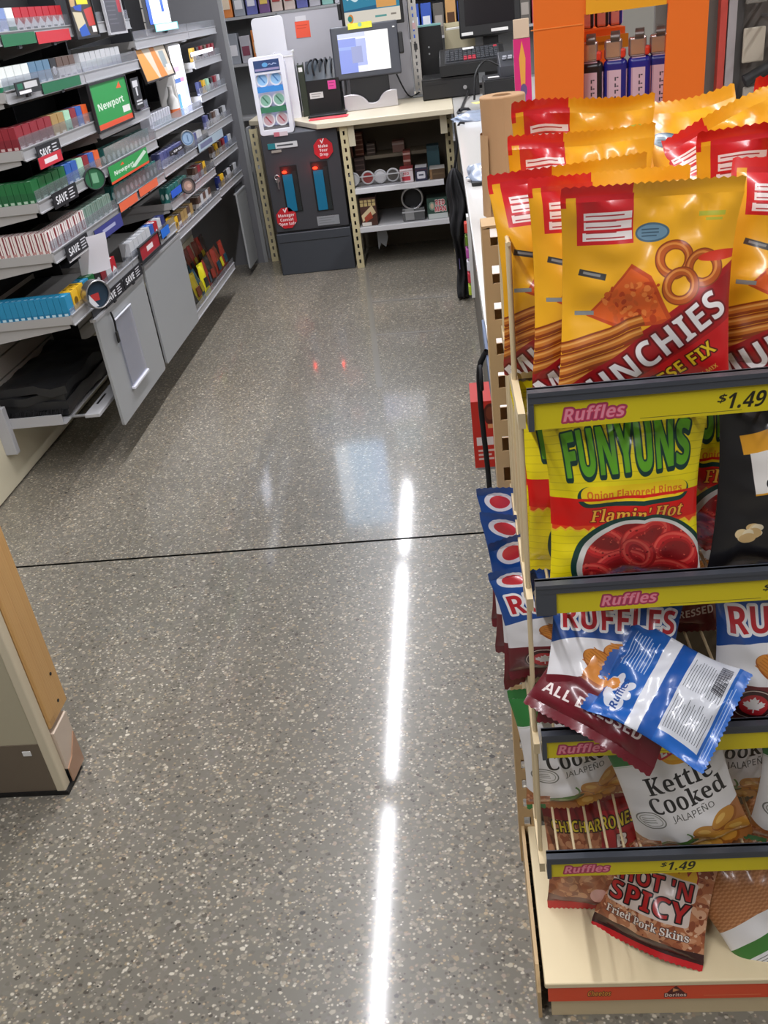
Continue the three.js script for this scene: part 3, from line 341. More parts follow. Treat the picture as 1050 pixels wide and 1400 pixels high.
let nPacks = 0; const tierWord = { A: 'top tier', B: 'second tier', C: 'third tier', D: 'fourth tier', E: 'fifth tier', F: 'lowest tier', G: 'tray over the grey panels' };
function pack(kind, x, y, z, where, turn = 0, lie = 0) { nPacks++; const o = obj('cigarette_pack', packGeo[kind], packMat); o.position.set(x, y, z); o.rotation.set(0, turn, lie); return tag(o, `${packKinds[kind][4]} cigarette pack ${where}`, 'cigarette pack', `cigarette packs ${where}`); }
const lipM = phys(0xeef0f4, 0.16, { transmission: 0.93, thickness: 0, ior: 1.45 }); const railM = M.rail, trayM = std(0xa9a8a6, 0.45);
function shelfUnit(label, z0, z1, tiers, x1 = FX) {       // z0 nearer end
  const t = thing('display_shelf', label, 'shelf', [0, 0, 0]);
  for (const [y, depth = 0.34, lip = 0.035] of tiers) { const s = part('tier', t, [0, y, 0]); const xb = x1 - depth;
    obj('tray', [bb(xb, x1 - 0.004, -0.03, -0.022, z1 + 0.002, z0 - 0.002), bb(xb, x1 - 0.006, -0.022, 0.0, z0 - 0.006, z0 - 0.002)], trayM, s); obj('price_rail', [bb(x1 - 0.006, x1, -0.036, 0.002, z1 + 0.002, z0 - 0.002), bb(x1 - 0.006, x1 + 0.004, -0.036, -0.032, z1 + 0.002, z0 - 0.002), bb(x1 - 0.006, x1 + 0.003, 0, 0.003, z1 + 0.002, z0 - 0.002)], railM, s);
    for (const zb of [z0 - 0.012, z1 + 0.01]) obj('bracket', ext([[0, 0], [depth - 0.02, 0], [depth - 0.02, -0.015], [0, -0.055]], 0.003).translate(xb, -0.03, zb), trayM, s);
    if (xb > WX + 0.02) obj('hook_plate', bb(WX + 0.001, xb + 0.01, -0.05, -0.02, z1 + 0.02, z0 - 0.02), M.charcoal, s);
    if (lip) obj('front_lip', bb(x1 - 0.003, x1 - 0.001, 0.003, 0.003 + lip, z1 + 0.004, z0 - 0.004), lipM, s);
  } return t;
}
const T = { A: 1.535, B: 1.375, C: 1.206, D: 1.042, E: 0.878, F: 0.66 };
const bay1 = [-3.0, -3.72], bay2 = [-3.725, -4.45], bay3 = [-4.455, -5.45], bay4 = [-5.455, -6.15];
shelfUnit('grey metal tobacco shelf bay at the open end with six tiers of packs', ...bay1, [[T.A], [T.B], [T.C], [T.D], [T.E], [T.F, 0.36, 0.02]]);
shelfUnit('grey metal tobacco shelf bay with green brand signs and orange rails', ...bay2, [[T.A, 0.3], [T.B], [1.175, 0.3], [T.D, 0.3, 0.06], [0.892, 0.3, 0.06], [0.66, 0.33, 0.03]]);
shelfUnit('grey metal shelf bay with lit display and low pouch tray', ...bay3, [[1.45, 0.3], [1.075, 0.3], [0.905, 0.28], [0.75, 0.3], [0.61, 0.3, 0.02], [0.2, 0.3, 0.03]]);
shelfUnit('grey metal shelf bay at the far end against the counter', ...bay4, [[1.45, 0.3], [1.3, 0.3], [1.13, 0.3], [0.955, 0.3], [0.79, 0.3], [0.62, 0.3]]);
for (const z of [-3.722, -4.452, -5.452, -6.2]) { const u = thing('shelf_divider', ['dark steel upright between the open-end bay and the bay of green signs', 'dark steel upright between the bay of green signs and the lit bay', 'dark steel upright between the lit bay and the far bay', 'dark grey end panel closing the tobacco wall by the counter'][[-3.722, -4.452, -5.452, -6.2].indexOf(z)], 'upright'); obj('plate', bb(WX + 0.002, z === -6.2 ? FX + 0.05 : FX - 0.31, z === -6.2 ? 0 : 0.3, 2.1, z - 0.002, z + 0.002), z === -6.2 ? std(0x6d6e72, 0.5) : M.charcoal, u); if (z === -6.2) obj('edge_trim', bb(FX + 0.03, FX + 0.055, 0, 2.1, z - 0.012, z + 0.004), M.grey, u); }
// black liner behind the tiers
for (const [a, b, l] of [[bay1[0], bay1[1], 'open-end bay'], [bay2[0], bay2[1], 'bay of green signs'], [bay3[0], bay3[1], 'lit bay'], [bay4[0], bay4[1], 'far bay']]) tag(obj('liner_board', bb(WX + 0.001, WX + 0.006, 0.66, 2.0, b + 0.004, a - 0.12), M.softBlack), `black liner board behind the tiers of the ${l}`, 'board');
function row(list, y, z0, x, where, deep = 1, step = 0.0622) { list.forEach((k, i) => { if (!k) return; for (let d = 0; d < deep; d++) pack(k, x - 0.018 - d * 0.0228, y, z0 - 0.032 - i * step, where); }); }
const yP = (y) => y - 0.0205;
const rep = (k, n) => Array(n).fill(k);
row([...rep('paleblue', 3), 'greenwhite', ...rep('redwhite', 7)], yP(T.A), bay1[0], FX, 'on the top tier of the open-end bay');
row(['greenwhite', ...rep('greenwhite', 3), ...rep('steel', 3), 'black', ...rep('brown', 3)], yP(T.B), bay1[0], FX, 'on the second tier of the open-end bay', 2);
row(rep('silver', 8), yP(T.B), bay2[0] - 0.01, FX, 'on the second tier beside the green signs');
row([...rep('red', 5), 'tan', 'tan', 'mint', 'red', 'blue', 'orange'], yP(T.C), bay1[0], FX, 'on the third tier of the open-end bay', 2);
row([...rep('green', 4), ...rep('green', 1), 'blue', 'blue', 'mint', 'red', 'blue', 'orange'], yP(T.D), bay1[0], FX, 'on the fourth tier of the open-end bay', 2);
row([...rep('white', 6), ...rep('sage', 5)], yP(T.E), bay1[0], FX, 'on the fifth tier of the open-end bay', 2);
for (const [k, y, w, n, x0] of [['red', T.C, 'filed at the open end of the third tier', 7, 2], ['green', T.D, 'filed at the open end of the fourth tier', 9, 2], ['white', T.E, 'filed at the open end of the fifth tier', 11, 2], ['cyan', T.F, 'filed at the open end of the lowest tier', 13, 0]]) for (let d = 0; d < n; d++) pack(k, FX - 0.018 - (d + x0) * 0.0228, yP(y), bay1[0] - 0.032, w);
row([null, 'yellow', 'yellow', 'cyan', 'green', 'black', 'red', 'silver', 'redwhite'], yP(T.F), bay1[0], FX, 'on the lowest tier behind the black price cards', 2);
row(rep('teal', 10), yP(T.D) - 0.01, bay2[0] - 0.03, FX, 'on the fourth tier above the small green sign', 2);
row(rep('teal', 10), yP(0.892), bay2[0] - 0.03, FX, 'above the orange price rails', 2);
row([...rep('silver', 5), 'blue', 'redwhite', 'silver', 'navy'], yP(0.66), bay2[0] - 0.03, FX, 'in the tray over the second grey panel', 2);
row([...rep('violet', 7), null, null, null, 'silver', 'violet', 'silver', 'silver'], yP(0.905), bay3[0] - 0.01, FX, 'on the violet row of the lit bay', 2);
row([...rep('teal', 6), null, null, null, 'brown', 'red', 'brown', 'yellow'], yP(0.75), bay3[0] - 0.01, FX, 'below the violet row of the lit bay', 2);
row(['yellow', 'brown', 'tan', 'tan', 'brown', 'tan', null, null, 'brown', 'silver', 'brown', 'silver', 'brown'], yP(0.61), bay3[0] - 0.01, FX, 'over the pouch tray of the lit bay', 2);
for (const [y, l] of [[1.3, ['yellow', 'black', 'red', 'brown', 'red', 'red']], [1.13, ['navy', 'yellow', 'mint', 'black', 'red', 'silver']], [0.955, ['violet', 'black', 'brown', 'silver', 'black', 'silver']], [0.79, ['brown', 'yellow', 'brown', 'red', 'blue', 'silver']], [0.62, ['navy', 'yellow', 'black', 'silver', 'black', 'silver']]]) row(l, yP(y), bay4[0] - 0.03, FX, `on the far bay tier at ${Math.round(y * 100)} centimetres`.replace(/at \d+ centimetres/, { 130: 'with yellow topped packs', 113: 'with a mint pack', 96: 'with a violet pack', 79: 'with brown packs', 62: 'over the third grey panel' }[Math.round(y * 100)]), 1, 0.1);

// signs and cards on the rails; corners read on the shelf-front plane
function sideSign(name, label, category, [ax, ay], [cx, cy], tex, X = FX + 0.012, opt = {}) { const a = onSide(ax, ay, X), c = onSide(cx, cy, X); const w = Math.abs(a.z - c.z), h = opt.h || Math.abs(a.y - c.y); if (opt.h) c.y = a.y - h;
  const t = thing(name, label, category, [X, Math.min(a.y, c.y), (a.z + c.z) / 2], Math.PI / 2, opt.group); if (opt.tilt) { t.rotation.order = 'YXZ'; t.rotation.x = opt.tilt; }
  sheet('card', w, h, tex, t, [0, h / 2, 0], [0, 0, 0], { edge: opt.edge ?? 0x222222, thick: 0.003, emissive: opt.emissive || 0 }); if (opt.emissive) { const l = new THREE.RectAreaLight(0xf2f4ff, opt.emissive, w, h); l.position.set(X + 0.008, (a.y + c.y) / 2, (a.z + c.z) / 2); l.lookAt(X + 2, (a.y + c.y) / 2, (a.z + c.z) / 2); scene.add(l); } if (opt.frame !== undefined) { const f = opt.fw || 0.008; obj('frame', [bb(-w / 2 - f, w / 2 + f, -f, 0, -0.005, 0.006), bb(-w / 2 - f, w / 2 + f, h, h + f, -0.005, 0.006), bb(-w / 2 - f, -w / 2, 0, h, -0.005, 0.006), bb(w / 2, w / 2 + f, 0, h, -0.005, 0.006)], std(opt.frame, 0.5), t); } obj('clip', [bb(-0.012, 0.012, -0.01, 0.02, -0.012, -0.002)], M.darkGrey, t); t.userData.size = undefined; delete t.userData.size; return t; }
const green = (big) => ctex(256, 300, (g, w, h) => { g.fillStyle = '#2a9a4c'; g.fillRect(0, 0, w, h); fitText(g, 'Newport', 120, 150, 190, 66, { fill: '#e6efe4', rot: -0.06 }); poly(g, [[178, 66], [206, 22], [216, 70]], '#e8622f'); g.fillStyle = '#e7e9e4'; g.fillRect(192, 196, 56, 46); g.fillStyle = '#e4552f'; g.fillRect(0, h - 36, w, 36); });
const gTex = green();
sideSign('brand_sign', 'large bright green brand sign with white lettering and red lower band', 'sign', [120, 118], [182, 160], gTex, FX + 0.012, { frame: 0x222325 });
sideSign('brand_sign', 'small bright green brand sign across the teal packs', 'sign', [147, 229], [204, 222], ctex(256, 130, (g, w, h) => { g.fillStyle = '#2a9a4c'; g.fillRect(0, 0, w, h); fitText(g, 'Newport', 90, 66, 130, 42, { fill: '#e6efe4' }); poly(g, [[130, 90], [236, 14], [250, 40], [160, 100]], '#cfe4d2'); poly(g, [[70, 34], [88, 14], [96, 36]], '#e8622f'); g.fillStyle = '#e4552f'; g.fillRect(0, h - 18, w, 18); }), FX + 0.012);
sideSign('poster_card', 'colourful poster card with yellow, blue and red shapes in a black frame', 'poster', [90, -8], [134, 47], ctex(128, 160, (g, w, h) => { g.fillStyle = '#3a332e'; g.fillRect(0, 0, w, h); poly(g, [[0, 0], [40, 0], [30, 50], [0, 46]], '#c4a06a'); g.fillStyle = '#f0dd18'; g.fillRect(44, 0, 64, 40); poly(g, [[20, 46], [70, 40], [60, 66], [26, 60]], '#2448b0'); poly(g, [[10, 66], [60, 70], [72, 130], [20, 138]], '#cfc4a2'); poly(g, [[74, 60], [124, 50], [124, 120], [84, 124]], '#c03830'); poly(g, [[24, 130], [66, 112], [80, 156], [28, 160]], '#2458b8'); g.fillStyle = '#ece8e4'; g.fillRect(100, 124, 26, 24); }), FX + 0.012, { frame: 0x151516 });
sideSign('poster_card', 'dark grey menu card in a pale silver frame', 'poster', [138, -6], [172, 42], ctex(96, 128, (g, w, h) => { g.fillStyle = '#4c4a50'; g.fillRect(0, 0, w, h); lines(g, 14, 20, 60, 6, 15, 4, '#64626a', rngOf(4)); g.fillStyle = '#a8303c'; g.fillRect(74, 0, 22, 60); }), FX + 0.012, { frame: 0xb6b6bb });
sideSign('poster_card', 'tilted picture card with orange and white stripes in a dark frame', 'poster', [190, 66], [238, 100], ctex(128, 96, (g, w, h) => { g.fillStyle = '#d9ccb8'; g.fillRect(0, 0, w, h); poly(g, [[0, 0], [26, 0], [56, h], [0, h]], '#dd9a44'); poly(g, [[60, 0], [78, 0], [96, h], [66, h]], '#d98a3c'); g.fillStyle = '#98a3a6'; g.fillRect(92, 20, 22, 50); g.fillStyle = '#efeae2'; g.fillRect(104, 62, 20, 20); }), FX + 0.015, { frame: 0x2b2624, tilt: -0.2 });
const cardTex = ctex(192, 64, (g, w, h) => { g.fillStyle = '#1b1c22'; g.fillRect(0, 0, w, h); fitText(g, 'SAVE', 64, 33, 90, 44, { fill: '#e9eaee' }); lines(g, 124, 12, 50, 4, 12, 5, '#cfd0d6', rngOf(6)); });
const priceCards = [[[48, 201], [78, 184], 'under the dark red packs'], [[70, 266], [102, 248], 'under the bright green packs'], [[88, 338], [118, 318], 'under the striped white packs'], [[141, 404], [166, 381], 'next to the round tin over the first grey panel'], [[167, 380], [191, 357], 'over the far edge of the first grey panel']];
for (const [a, c, w] of priceCards) sideSign('price_card', `black price card with white figures ${w}`, 'price card', a, c, cardTex, FX + 0.011, { edge: 0x1b1c22, h: 0.05 });
sideSign('price_card', 'red price label with white lettering under the third tier', 'price card', [51, 217], [81, 200], ctex(128, 48, (g, w, h) => { g.fillStyle = '#c5283a'; g.fillRect(0, 0, w, h); g.fillStyle = '#e9dfe0'; g.fillRect(30, 14, 70, 20); }), FX + 0.013, { h: 0.035 });
sideSign('price_card', 'white blank price label below the striped white packs', 'price card', [92, 350], [118, 328], ctex(64, 24, (g, w, h) => { g.fillStyle = '#d6d7da'; g.fillRect(0, 0, w, h); g.fillStyle = '#3a3a40'; g.fillRect(4, 4, 4, 16); }), FX + 0.009, { h: 0.026 });
sideSign('price_card', 'purple price label at the end of the fifth tier', 'price card', [128, 316], [165, 294], ctex(128, 64, (g, w, h) => { g.fillStyle = '#3a3f86'; g.fillRect(0, 0, w, h); g.fillStyle = '#a9acd0'; g.fillRect(34, 22, 60, 16); }), FX + 0.011, { h: 0.05 });
sideSign('price_card', 'red price label in a dark holder over the second grey panel', 'price card', [189, 340], [214, 316], ctex(96, 64, (g, w, h) => { g.fillStyle = '#a3222e'; g.fillRect(0, 0, w, h); g.fillStyle = '#ece0e0'; g.fillRect(34, 20, 30, 24); }), FX + 0.011, { h: 0.055, frame: 0x202124, fw: 0.005 });
sideSign('price_card', 'bright blue price label over the second grey panel', 'price card', [219, 315], [229, 304], ctex(32, 32, (g, w, h) => { g.fillStyle = '#1f6fd6'; g.fillRect(0, 0, w, h); }), FX + 0.011, { h: 0.04 });
sideSign('rail_label', 'green rail label along the top tier', 'label', [0, 48], [47, 47], ctex(64, 16, (g) => { g.fillStyle = '#1d6b43'; g.fillRect(0, 0, 64, 16); }), FX + 0.006, { h: 0.034 }); sideSign('rail_label', 'red rail label beside the green one on the top tier', 'label', [48, 44], [94, 42], ctex(64, 16, (g) => { g.fillStyle = '#c62a36'; g.fillRect(0, 0, 64, 16); }), FX + 0.006, { h: 0.036 });
sideSign('rail_label', 'green rail label along the second tier', 'label', [56, 115], [109, 107], ctex(64, 16, (g) => { g.fillStyle = '#1a6b46'; g.fillRect(0, 0, 64, 16); }), FX + 0.006, { h: 0.032 });
const orangeTex = ctex(64, 16, (g) => { g.fillStyle = '#ea6a45'; g.fillRect(0, 0, 64, 16); });
sideSign('rail_label', 'orange rail label under the teal packs, next to the purple label', 'label', [162, 279], [188, 271], orangeTex, FX + 0.008, { h: 0.034 }); sideSign('rail_label', 'orange rail label under the teal packs, toward the lit bay', 'label', [189, 259], [216, 252], orangeTex, FX + 0.008, { h: 0.034 });
sideSign('rail_label', 'blue rail label under the teal packs of the lit bay', 'label', [233, 262], [248, 258], ctex(16, 16, (g) => { g.fillStyle = '#1f5ed0'; g.fillRect(0, 0, 16, 16); }), FX + 0.008, { h: 0.034 });
sideSign('price_card', 'black and white price card hanging below the second tier', 'price card', [24, 132], [52, 106], ctex(96, 96, (g, w, h) => { g.fillStyle = '#23252a'; g.fillRect(0, 0, w, h); g.fillStyle = '#1f6b52'; g.fillRect(8, 14, 20, 40); g.fillStyle = '#c9c9cc'; g.fillRect(34, 12, 50, 44); g.fillStyle = '#e9e9ea'; g.fillRect(10, 66, 46, 22); }), FX + 0.02);
sideSign('price_card', 'tall black and white number card beside the large green sign', 'price card', [177, 108], [197, 146], ctex(64, 128, (g, w, h) => { g.fillStyle = '#222327'; g.fillRect(0, 0, w, h); g.fillStyle = '#d9dade'; g.fillRect(10, 12, 40, 26); g.fillRect(26, 40, 12, 34); g.fillRect(14, 92, 44, 7); g.fillRect(14, 104, 44, 7); }), FX + 0.012);
sideSign('price_card', 'black card with round white figures on the violet row', 'price card', [233, 214], [250, 196], ctex(64, 64, (g, w, h) => { g.fillStyle = '#202128'; g.fillRect(0, 0, w, h); fitText(g, '.99', 30, 34, 50, 36, { fill: '#e9eaf0' }); }), FX + 0.011);
sideSign('price_card', 'pale blue label strip on the violet row rail', 'price card', [270, 197], [304, 180], ctex(96, 48, (g, w, h) => { g.fillStyle = '#a9bcc9'; g.fillRect(0, 0, w, h); g.fillStyle = '#6f7494'; g.fillRect(8, 10, 44, 26); }), FX + 0.011, { h: 0.045 });
// round tin lids clipped to the rails
function roundSign(label, [px, py], rpx, faceTex, rimMat, X = FX + 0.03, thick = 0.012, turn = 0.7) { const c = onSide(px, py, X), e = onSide(px, py + rpx, X); const r = c.y - e.y; const t = thing('round_tin_sign', label, 'sign', [X, c.y - r, c.z], turn); obj('clip_arm', bb(-0.006, 0.006, r * 0.8, r * 1.2, -0.05, -0.004), M.darkGrey, t); obj('rim', new THREE.LatheGeometry([[r * 0.92, -thick / 2], [r, -thick / 2], [r, thick / 2], [r * 0.9, thick / 2], [r * 0.9, thick / 4]].map(([a, b]) => new THREE.Vector2(a, b)), 36).rotateX(Math.PI / 2).translate(0, r, 0), rimMat, t); const f = obj('face', reuv(new THREE.CylinderGeometry(r * 0.93, r * 0.93, thick * 0.6, 36), faceTex).rotateX(Math.PI / 2).translate(0, r, -thick * 0.15), printed(faceTex, 0.35), t); return f; }
const face = (bg, draw) => ctex(96, 96, (g, w, h) => { g.fillStyle = bg; g.fillRect(0, 0, w, h); draw(g, w, h); });
roundSign('round chrome tin lid with dark blue face on the lowest tier', [131, 402], 24, face('#2a3c4c', (g) => { g.fillStyle = '#b93a3a'; g.fillRect(44, 40, 26, 34); g.fillStyle = '#d6d8dc'; g.beginPath(); g.moveTo(40, 80); g.lineTo(90, 50); g.lineTo(90, 90); g.fill(); }), M.steel, FX + 0.045, 0.034, 0.95);
roundSign('round dark grey tin sign with green face under the blue packs', [129, 244], 18, face('#2f6a48', (g) => { g.fillStyle = '#7ab08c'; g.fillRect(24, 30, 44, 30); g.fillStyle = '#1d3a2c'; g.fillRect(10, 66, 70, 6); }), M.darkGrey);
roundSign('round pale blue tin sign on the violet row', [256, 189], 12, face('#9db9d8', (g) => { ring(g, 48, 48, 38, 38, 6, '#5f7fa8'); g.fillStyle = '#5f7fa8'; g.fillRect(26, 42, 44, 8); }), M.grey);
roundSign('round dark tin sign with pinkish face over the tan packs', [257, 254], 13, face('#6f625f', (g) => { disc(g, 48, 48, 30, 30, '#b8968a'); disc(g, 48, 40, 12, 14, '#d8b8aa'); }), M.charcoal);

// white paper slip and lit displays
{ const p = onSide(125, 345, FX - 0.02); const t = thing('paper_slip', 'curled white paper slip hanging over the yellow packs on the lowest tier', 'paper', [FX + 0.0, 0.72, p.z + 0.05], 0.75); const g = new THREE.PlaneGeometry(0.12, 0.14, 12, 12), a = g.attributes.position; for (let i = 0; i < a.count; i++) { const x = a.getX(i), y = a.getY(i); a.setZ(i, 0.03 * Math.cos(x * 18) + 0.02 * Math.sin(y * 14)); } g.computeVertexNormals(); obj('sheet', g.translate(0, 0.075, 0), std(0xe9e8f0, 0.8, { side: THREE.DoubleSide }), t); }
{ // lit vape display: a white light box with a tall printed column
  const t = thing('lit_display', 'glowing white vape display column with blue and pink bands', 'display', [FX - 0.05, 1.054, -5.3], Math.PI / 2); obj('case', rb(0.26, 0.35, 0.1, 0.008, 0, 0.177, -0.055), M.white, t);
  sheet('lit_panel', 0.24, 0.33, ctex(128, 192, (g, w, h) => { g.fillStyle = '#f4f5ff'; g.fillRect(0, 0, w, h); g.fillStyle = '#c9a8cf'; g.fillRect(0, 58, 70, 14); g.fillStyle = '#4d6fb4'; g.fillRect(0, 90, 60, 12); g.fillStyle = '#d28bb0'; g.fillRect(60, 90, 40, 12); g.fillStyle = '#4f9ad8'; g.fillRect(0, 132, 26, 60); g.fillStyle = '#c2c6e6'; g.fillRect(80, 110, 48, 80); }), t, [0, 0.177, -0.003], [0, 0, 0], { emissive: 1.7 });
  const l = new THREE.RectAreaLight(0xe6ecff, 6, 0.24, 0.33); l.position.set(FX - 0.045, 1.23, -5.3); l.lookAt(FX + 2, 1.23, -5.3); scene.add(l);
}
sideSign('lit_sign', 'glowing white header sign above the tilted picture card', 'sign', [196, -10], [234, 30], ctex(64, 96, (g, w, h) => { g.fillStyle = '#f2f4ff'; g.fillRect(0, 0, w, h); g.fillStyle = '#3a5fd8'; g.fillRect(0, 0, 10, 96); g.fillRect(40, 0, 8, 60); }), FX - 0.02, { emissive: 1.8 });
sideSign('lit_sign', 'small glowing cyan shelf tag below the white header sign', 'sign', [213, 44], [242, 29], ctex(64, 32, (g, w, h) => { g.fillStyle = '#eefcff'; g.fillRect(0, 0, w, h); g.strokeStyle = '#7fd4d8'; g.lineWidth = 7; g.strokeRect(0, 0, w, h); }), FX + 0.012, { emissive: 1.3 });
sideSign('lit_sign', 'small glowing white shelf tag between the lit column and the far bay', 'sign', [261, 78], [290, 64], ctex(32, 32, (g, w, h) => { g.fillStyle = '#f6f7ff'; g.fillRect(0, 0, w, h); }), FX + 0.012, { emissive: 1.5 });
{ const t = thing('clear_rack', 'clear acrylic rack of small empty slots on the dark shelf by the green sign', 'rack', [FX - 0.02, 1.054, -4.68], Math.PI / 2); obj('base', bb(-0.2, 0.2, 0, 0.03, -0.06, 0.01), phys(0xdadbe2, 0.3, { clearcoat: 0.5 }), t); for (let i = 0; i < 9; i++) obj('divider', rb(0.02, 0.06, 0.05, 0.004, -0.18 + i * 0.045, 0.058, -0.03), phys(0xc9cad4, 0.25, { clearcoat: 0.6 }), t); }
{ const b = thing('spray_bottle', 'white and orange pump bottle beside the lit column', 'bottle', [FX - 0.05, 1.054, -5.04]); obj('body', new THREE.LatheGeometry([[0, 0], [0.028, 0], [0.03, 0.01], [0.03, 0.1], [0.014, 0.125], [0.014, 0.14]].map(([x, y]) => new THREE.Vector2(x, y)), 24), M.white, b); obj('label', cyl(0.0305, 0.04, 0, 0.04, 0, 24), std(0xe0703a, 0.5), b); obj('cap', cyl(0.012, 0.03, 0, 0.152, 0, 16), M.white, b); }
// pouches on the low tray
{ const cols = [[0xc9c21c, 'yellow'], [0x26241f, 'black'], [0x7d2a1c, 'rust red'], [0x1f3f4a, 'dark teal'], [0x8a7a1a, 'olive yellow'], [0x5a2a18, 'brown']]; const r = rngOf(77); const ge = [31, 32, 33].map((s) => pouch(0.085, 0.17, 0.025, s, { nu: 10, nv: 12 }));
  const mats = cols.map(([c]) => phys(c, 0.35, { clearcoat: 0.5, clearcoatRoughness: 0.2 }));
  for (let k = 0; k < 2; k++) for (let i = 0; i < 11; i++) { const q = i < 5 ? [0, 1, 4, 3, 0][(i + k) % 5] : [2, 1, 5, 2, 5][(i + k) % 5]; const g = ge[(i + k) % 3]; const o = thing('cigar_pouch', `${cols[q][1]} cigar pouch ${k ? 'in the rear row' : 'in the front row'} of the low tray between the grey panels`, 'pouch', [FX - 0.03 - k * 0.1, 0.182 + k * 0.05, bay3[0] - 0.06 - i * 0.086], Math.PI / 2 + (r() - 0.5) * 0.3, 'cigar pouches on the low tray'); o.rotation.order = 'YXZ'; o.rotation.x = -0.12 - r() * 0.15; o.rotation.z = (r() - 0.5) * 0.16; obj('pouch', g.body, mats[q], o); obj('top_seal', g.top, mats[q], o); obj('bottom_seal', g.bottom, mats[q], o); if (r() < 0.6) obj('print', rb(0.05, 0.05, 0.004, 0.001, 0, 0.07, 0.014), mats[(q + 1 + k) % cols.length], o); } }
// grey metal panels below the tiers
function panel(label, z0, z1, y0, y1, extra) { const t = thing('metal_panel', label, 'panel', [FX, y0, (z0 + z1) / 2], Math.PI / 2); const w = z0 - z1, h = y1 - y0; obj('sheet', ext(roundRect(w, h, 0.012, 0, h / 2), 0.008, 0.0015).translate(0, 0, -0.008), std(0x9fa2a4, 0.42, { metalness: 0.15 }), t); obj('top_hem', bb(-w / 2, w / 2, h - 0.004, h + 0.006, -0.02, 0.004), M.rail, t); obj('hanger', bb(-w / 2 + 0.02, w / 2 - 0.02, h - 0.03, h + 0.035, -0.014, -0.01), M.darkGrey, t); if (extra) extra(t, w, h); return t; }
panel('light grey metal panel with a clear sign pocket, hanging at the open shelf end', -3.185, -3.8, 0.155, 0.58, (t, w, h) => { const p = part('sign_pocket', t, [-0.04, 0.09, 0.004]); obj('pane', rb(0.2, 0.28, 0.003, 0.001, 0, 0.14, 0.005), phys(0xe8eaf2, 0.15, { transmission: 0.85, thickness: 0 }), p); obj('ledge', rb(0.206, 0.012, 0.016, 0.003, 0, 0, 0.006), phys(0xdfe0ea, 0.2, { clearcoat: 0.6 }), p); obj('top_edge', rb(0.206, 0.006, 0.008, 0.002, 0, 0.285, 0.005), phys(0xdfe0ea, 0.2, { clearcoat: 0.6 }), p);
  obj('hanging_cord', tube([[-0.17, h - 0.01, 0.012], [-0.163, h - 0.05, 0.014], [-0.166, h - 0.09, 0.012]], 0.004, 12), M.black, t); obj('cord_tag', rb(0.022, 0.045, 0.006, 0.002, -0.166, h - 0.11, 0.012), M.black, t); });
panel('plain light grey metal panel with pinned card edge, next to the pouch tray', -3.845, -4.47, 0.16, 0.6);
panel('plain light grey metal panel standing near the safe', -5.86, -6.14, 0.05, 0.52);
// folded black mat on its bracket tray
{ const t = thing('bracket_tray', 'pale metal bracket tray at the open end below the blue packs', 'tray', [0, 0, 0]); obj('tray', [bb(WX + 0.01, -1.52, 0.235, 0.241, -3.76, -3.06), bb(WX + 0.01, -1.53, 0.235, 0.275, -3.064, -3.058)], M.paleGrey, t); obj('arm', bb(-1.46, -1.4, 0.235, 0.25, -3.7, -3.1, 0.003), M.paleGrey, t); obj('arm_slot', bb(-1.445, -1.437, 0.249, 0.252, -3.3, -3.2), M.black, t); for (const zb of [-3.12, -3.6]) obj('cross_bar', rod([-1.53, 0.24, zb], [-1.45, 0.24, zb], 0.006), M.grey, t); obj('post', bb(WX + 0.004, WX + 0.05, 0.14, 0.33, -3.06, -3.03, 0.002), M.paleGrey, t);
  const m = thing('folded_mat', 'folded black fringed mat stacked on the bracket tray', 'mat', [-1.655, 0.242, -3.4]); for (let k = 0; k < 4; k++) { const g = new THREE.BoxGeometry(0.26 + (k === 3 ? 0.02 : 0), 0.032, 0.58, 14, 4, 28); const a = g.attributes.position; for (let i = 0; i < a.count; i++) { const x = a.getX(i), y = a.getY(i), z = a.getZ(i); a.setXYZ(i, x + 0.012 * nz(z * 5, k * 3, 1), y + 0.016 * nz(x * 11 + k, z * 9, k) + 0.006 * Math.abs(nz(x * 30, z * 26, k)), z + 0.02 * nz(x * 7, k * 5, 4)); } g.computeVertexNormals(); obj('fold', g.translate(0.008 * (k % 2), 0.018 + k * 0.031, 0), phys(0x222325, 0.5, { clearcoat: 0.25, clearcoatRoughness: 0.4 }), m); }
  const fr = []; const r = rngOf(9); for (let i = 0; i < 60; i++) fr.push(rod([-0.12 + i * 0.004, 0.03 + r() * 0.02, 0.285], [-0.12 + i * 0.004 + (r() - 0.5) * 0.01, 0.006 + r() * 0.01, 0.31 + r() * 0.02], 0.0014, 4)); const f = obj('fringe', fr, M.softBlack, m); f.userData.kind = 'stuff'; }
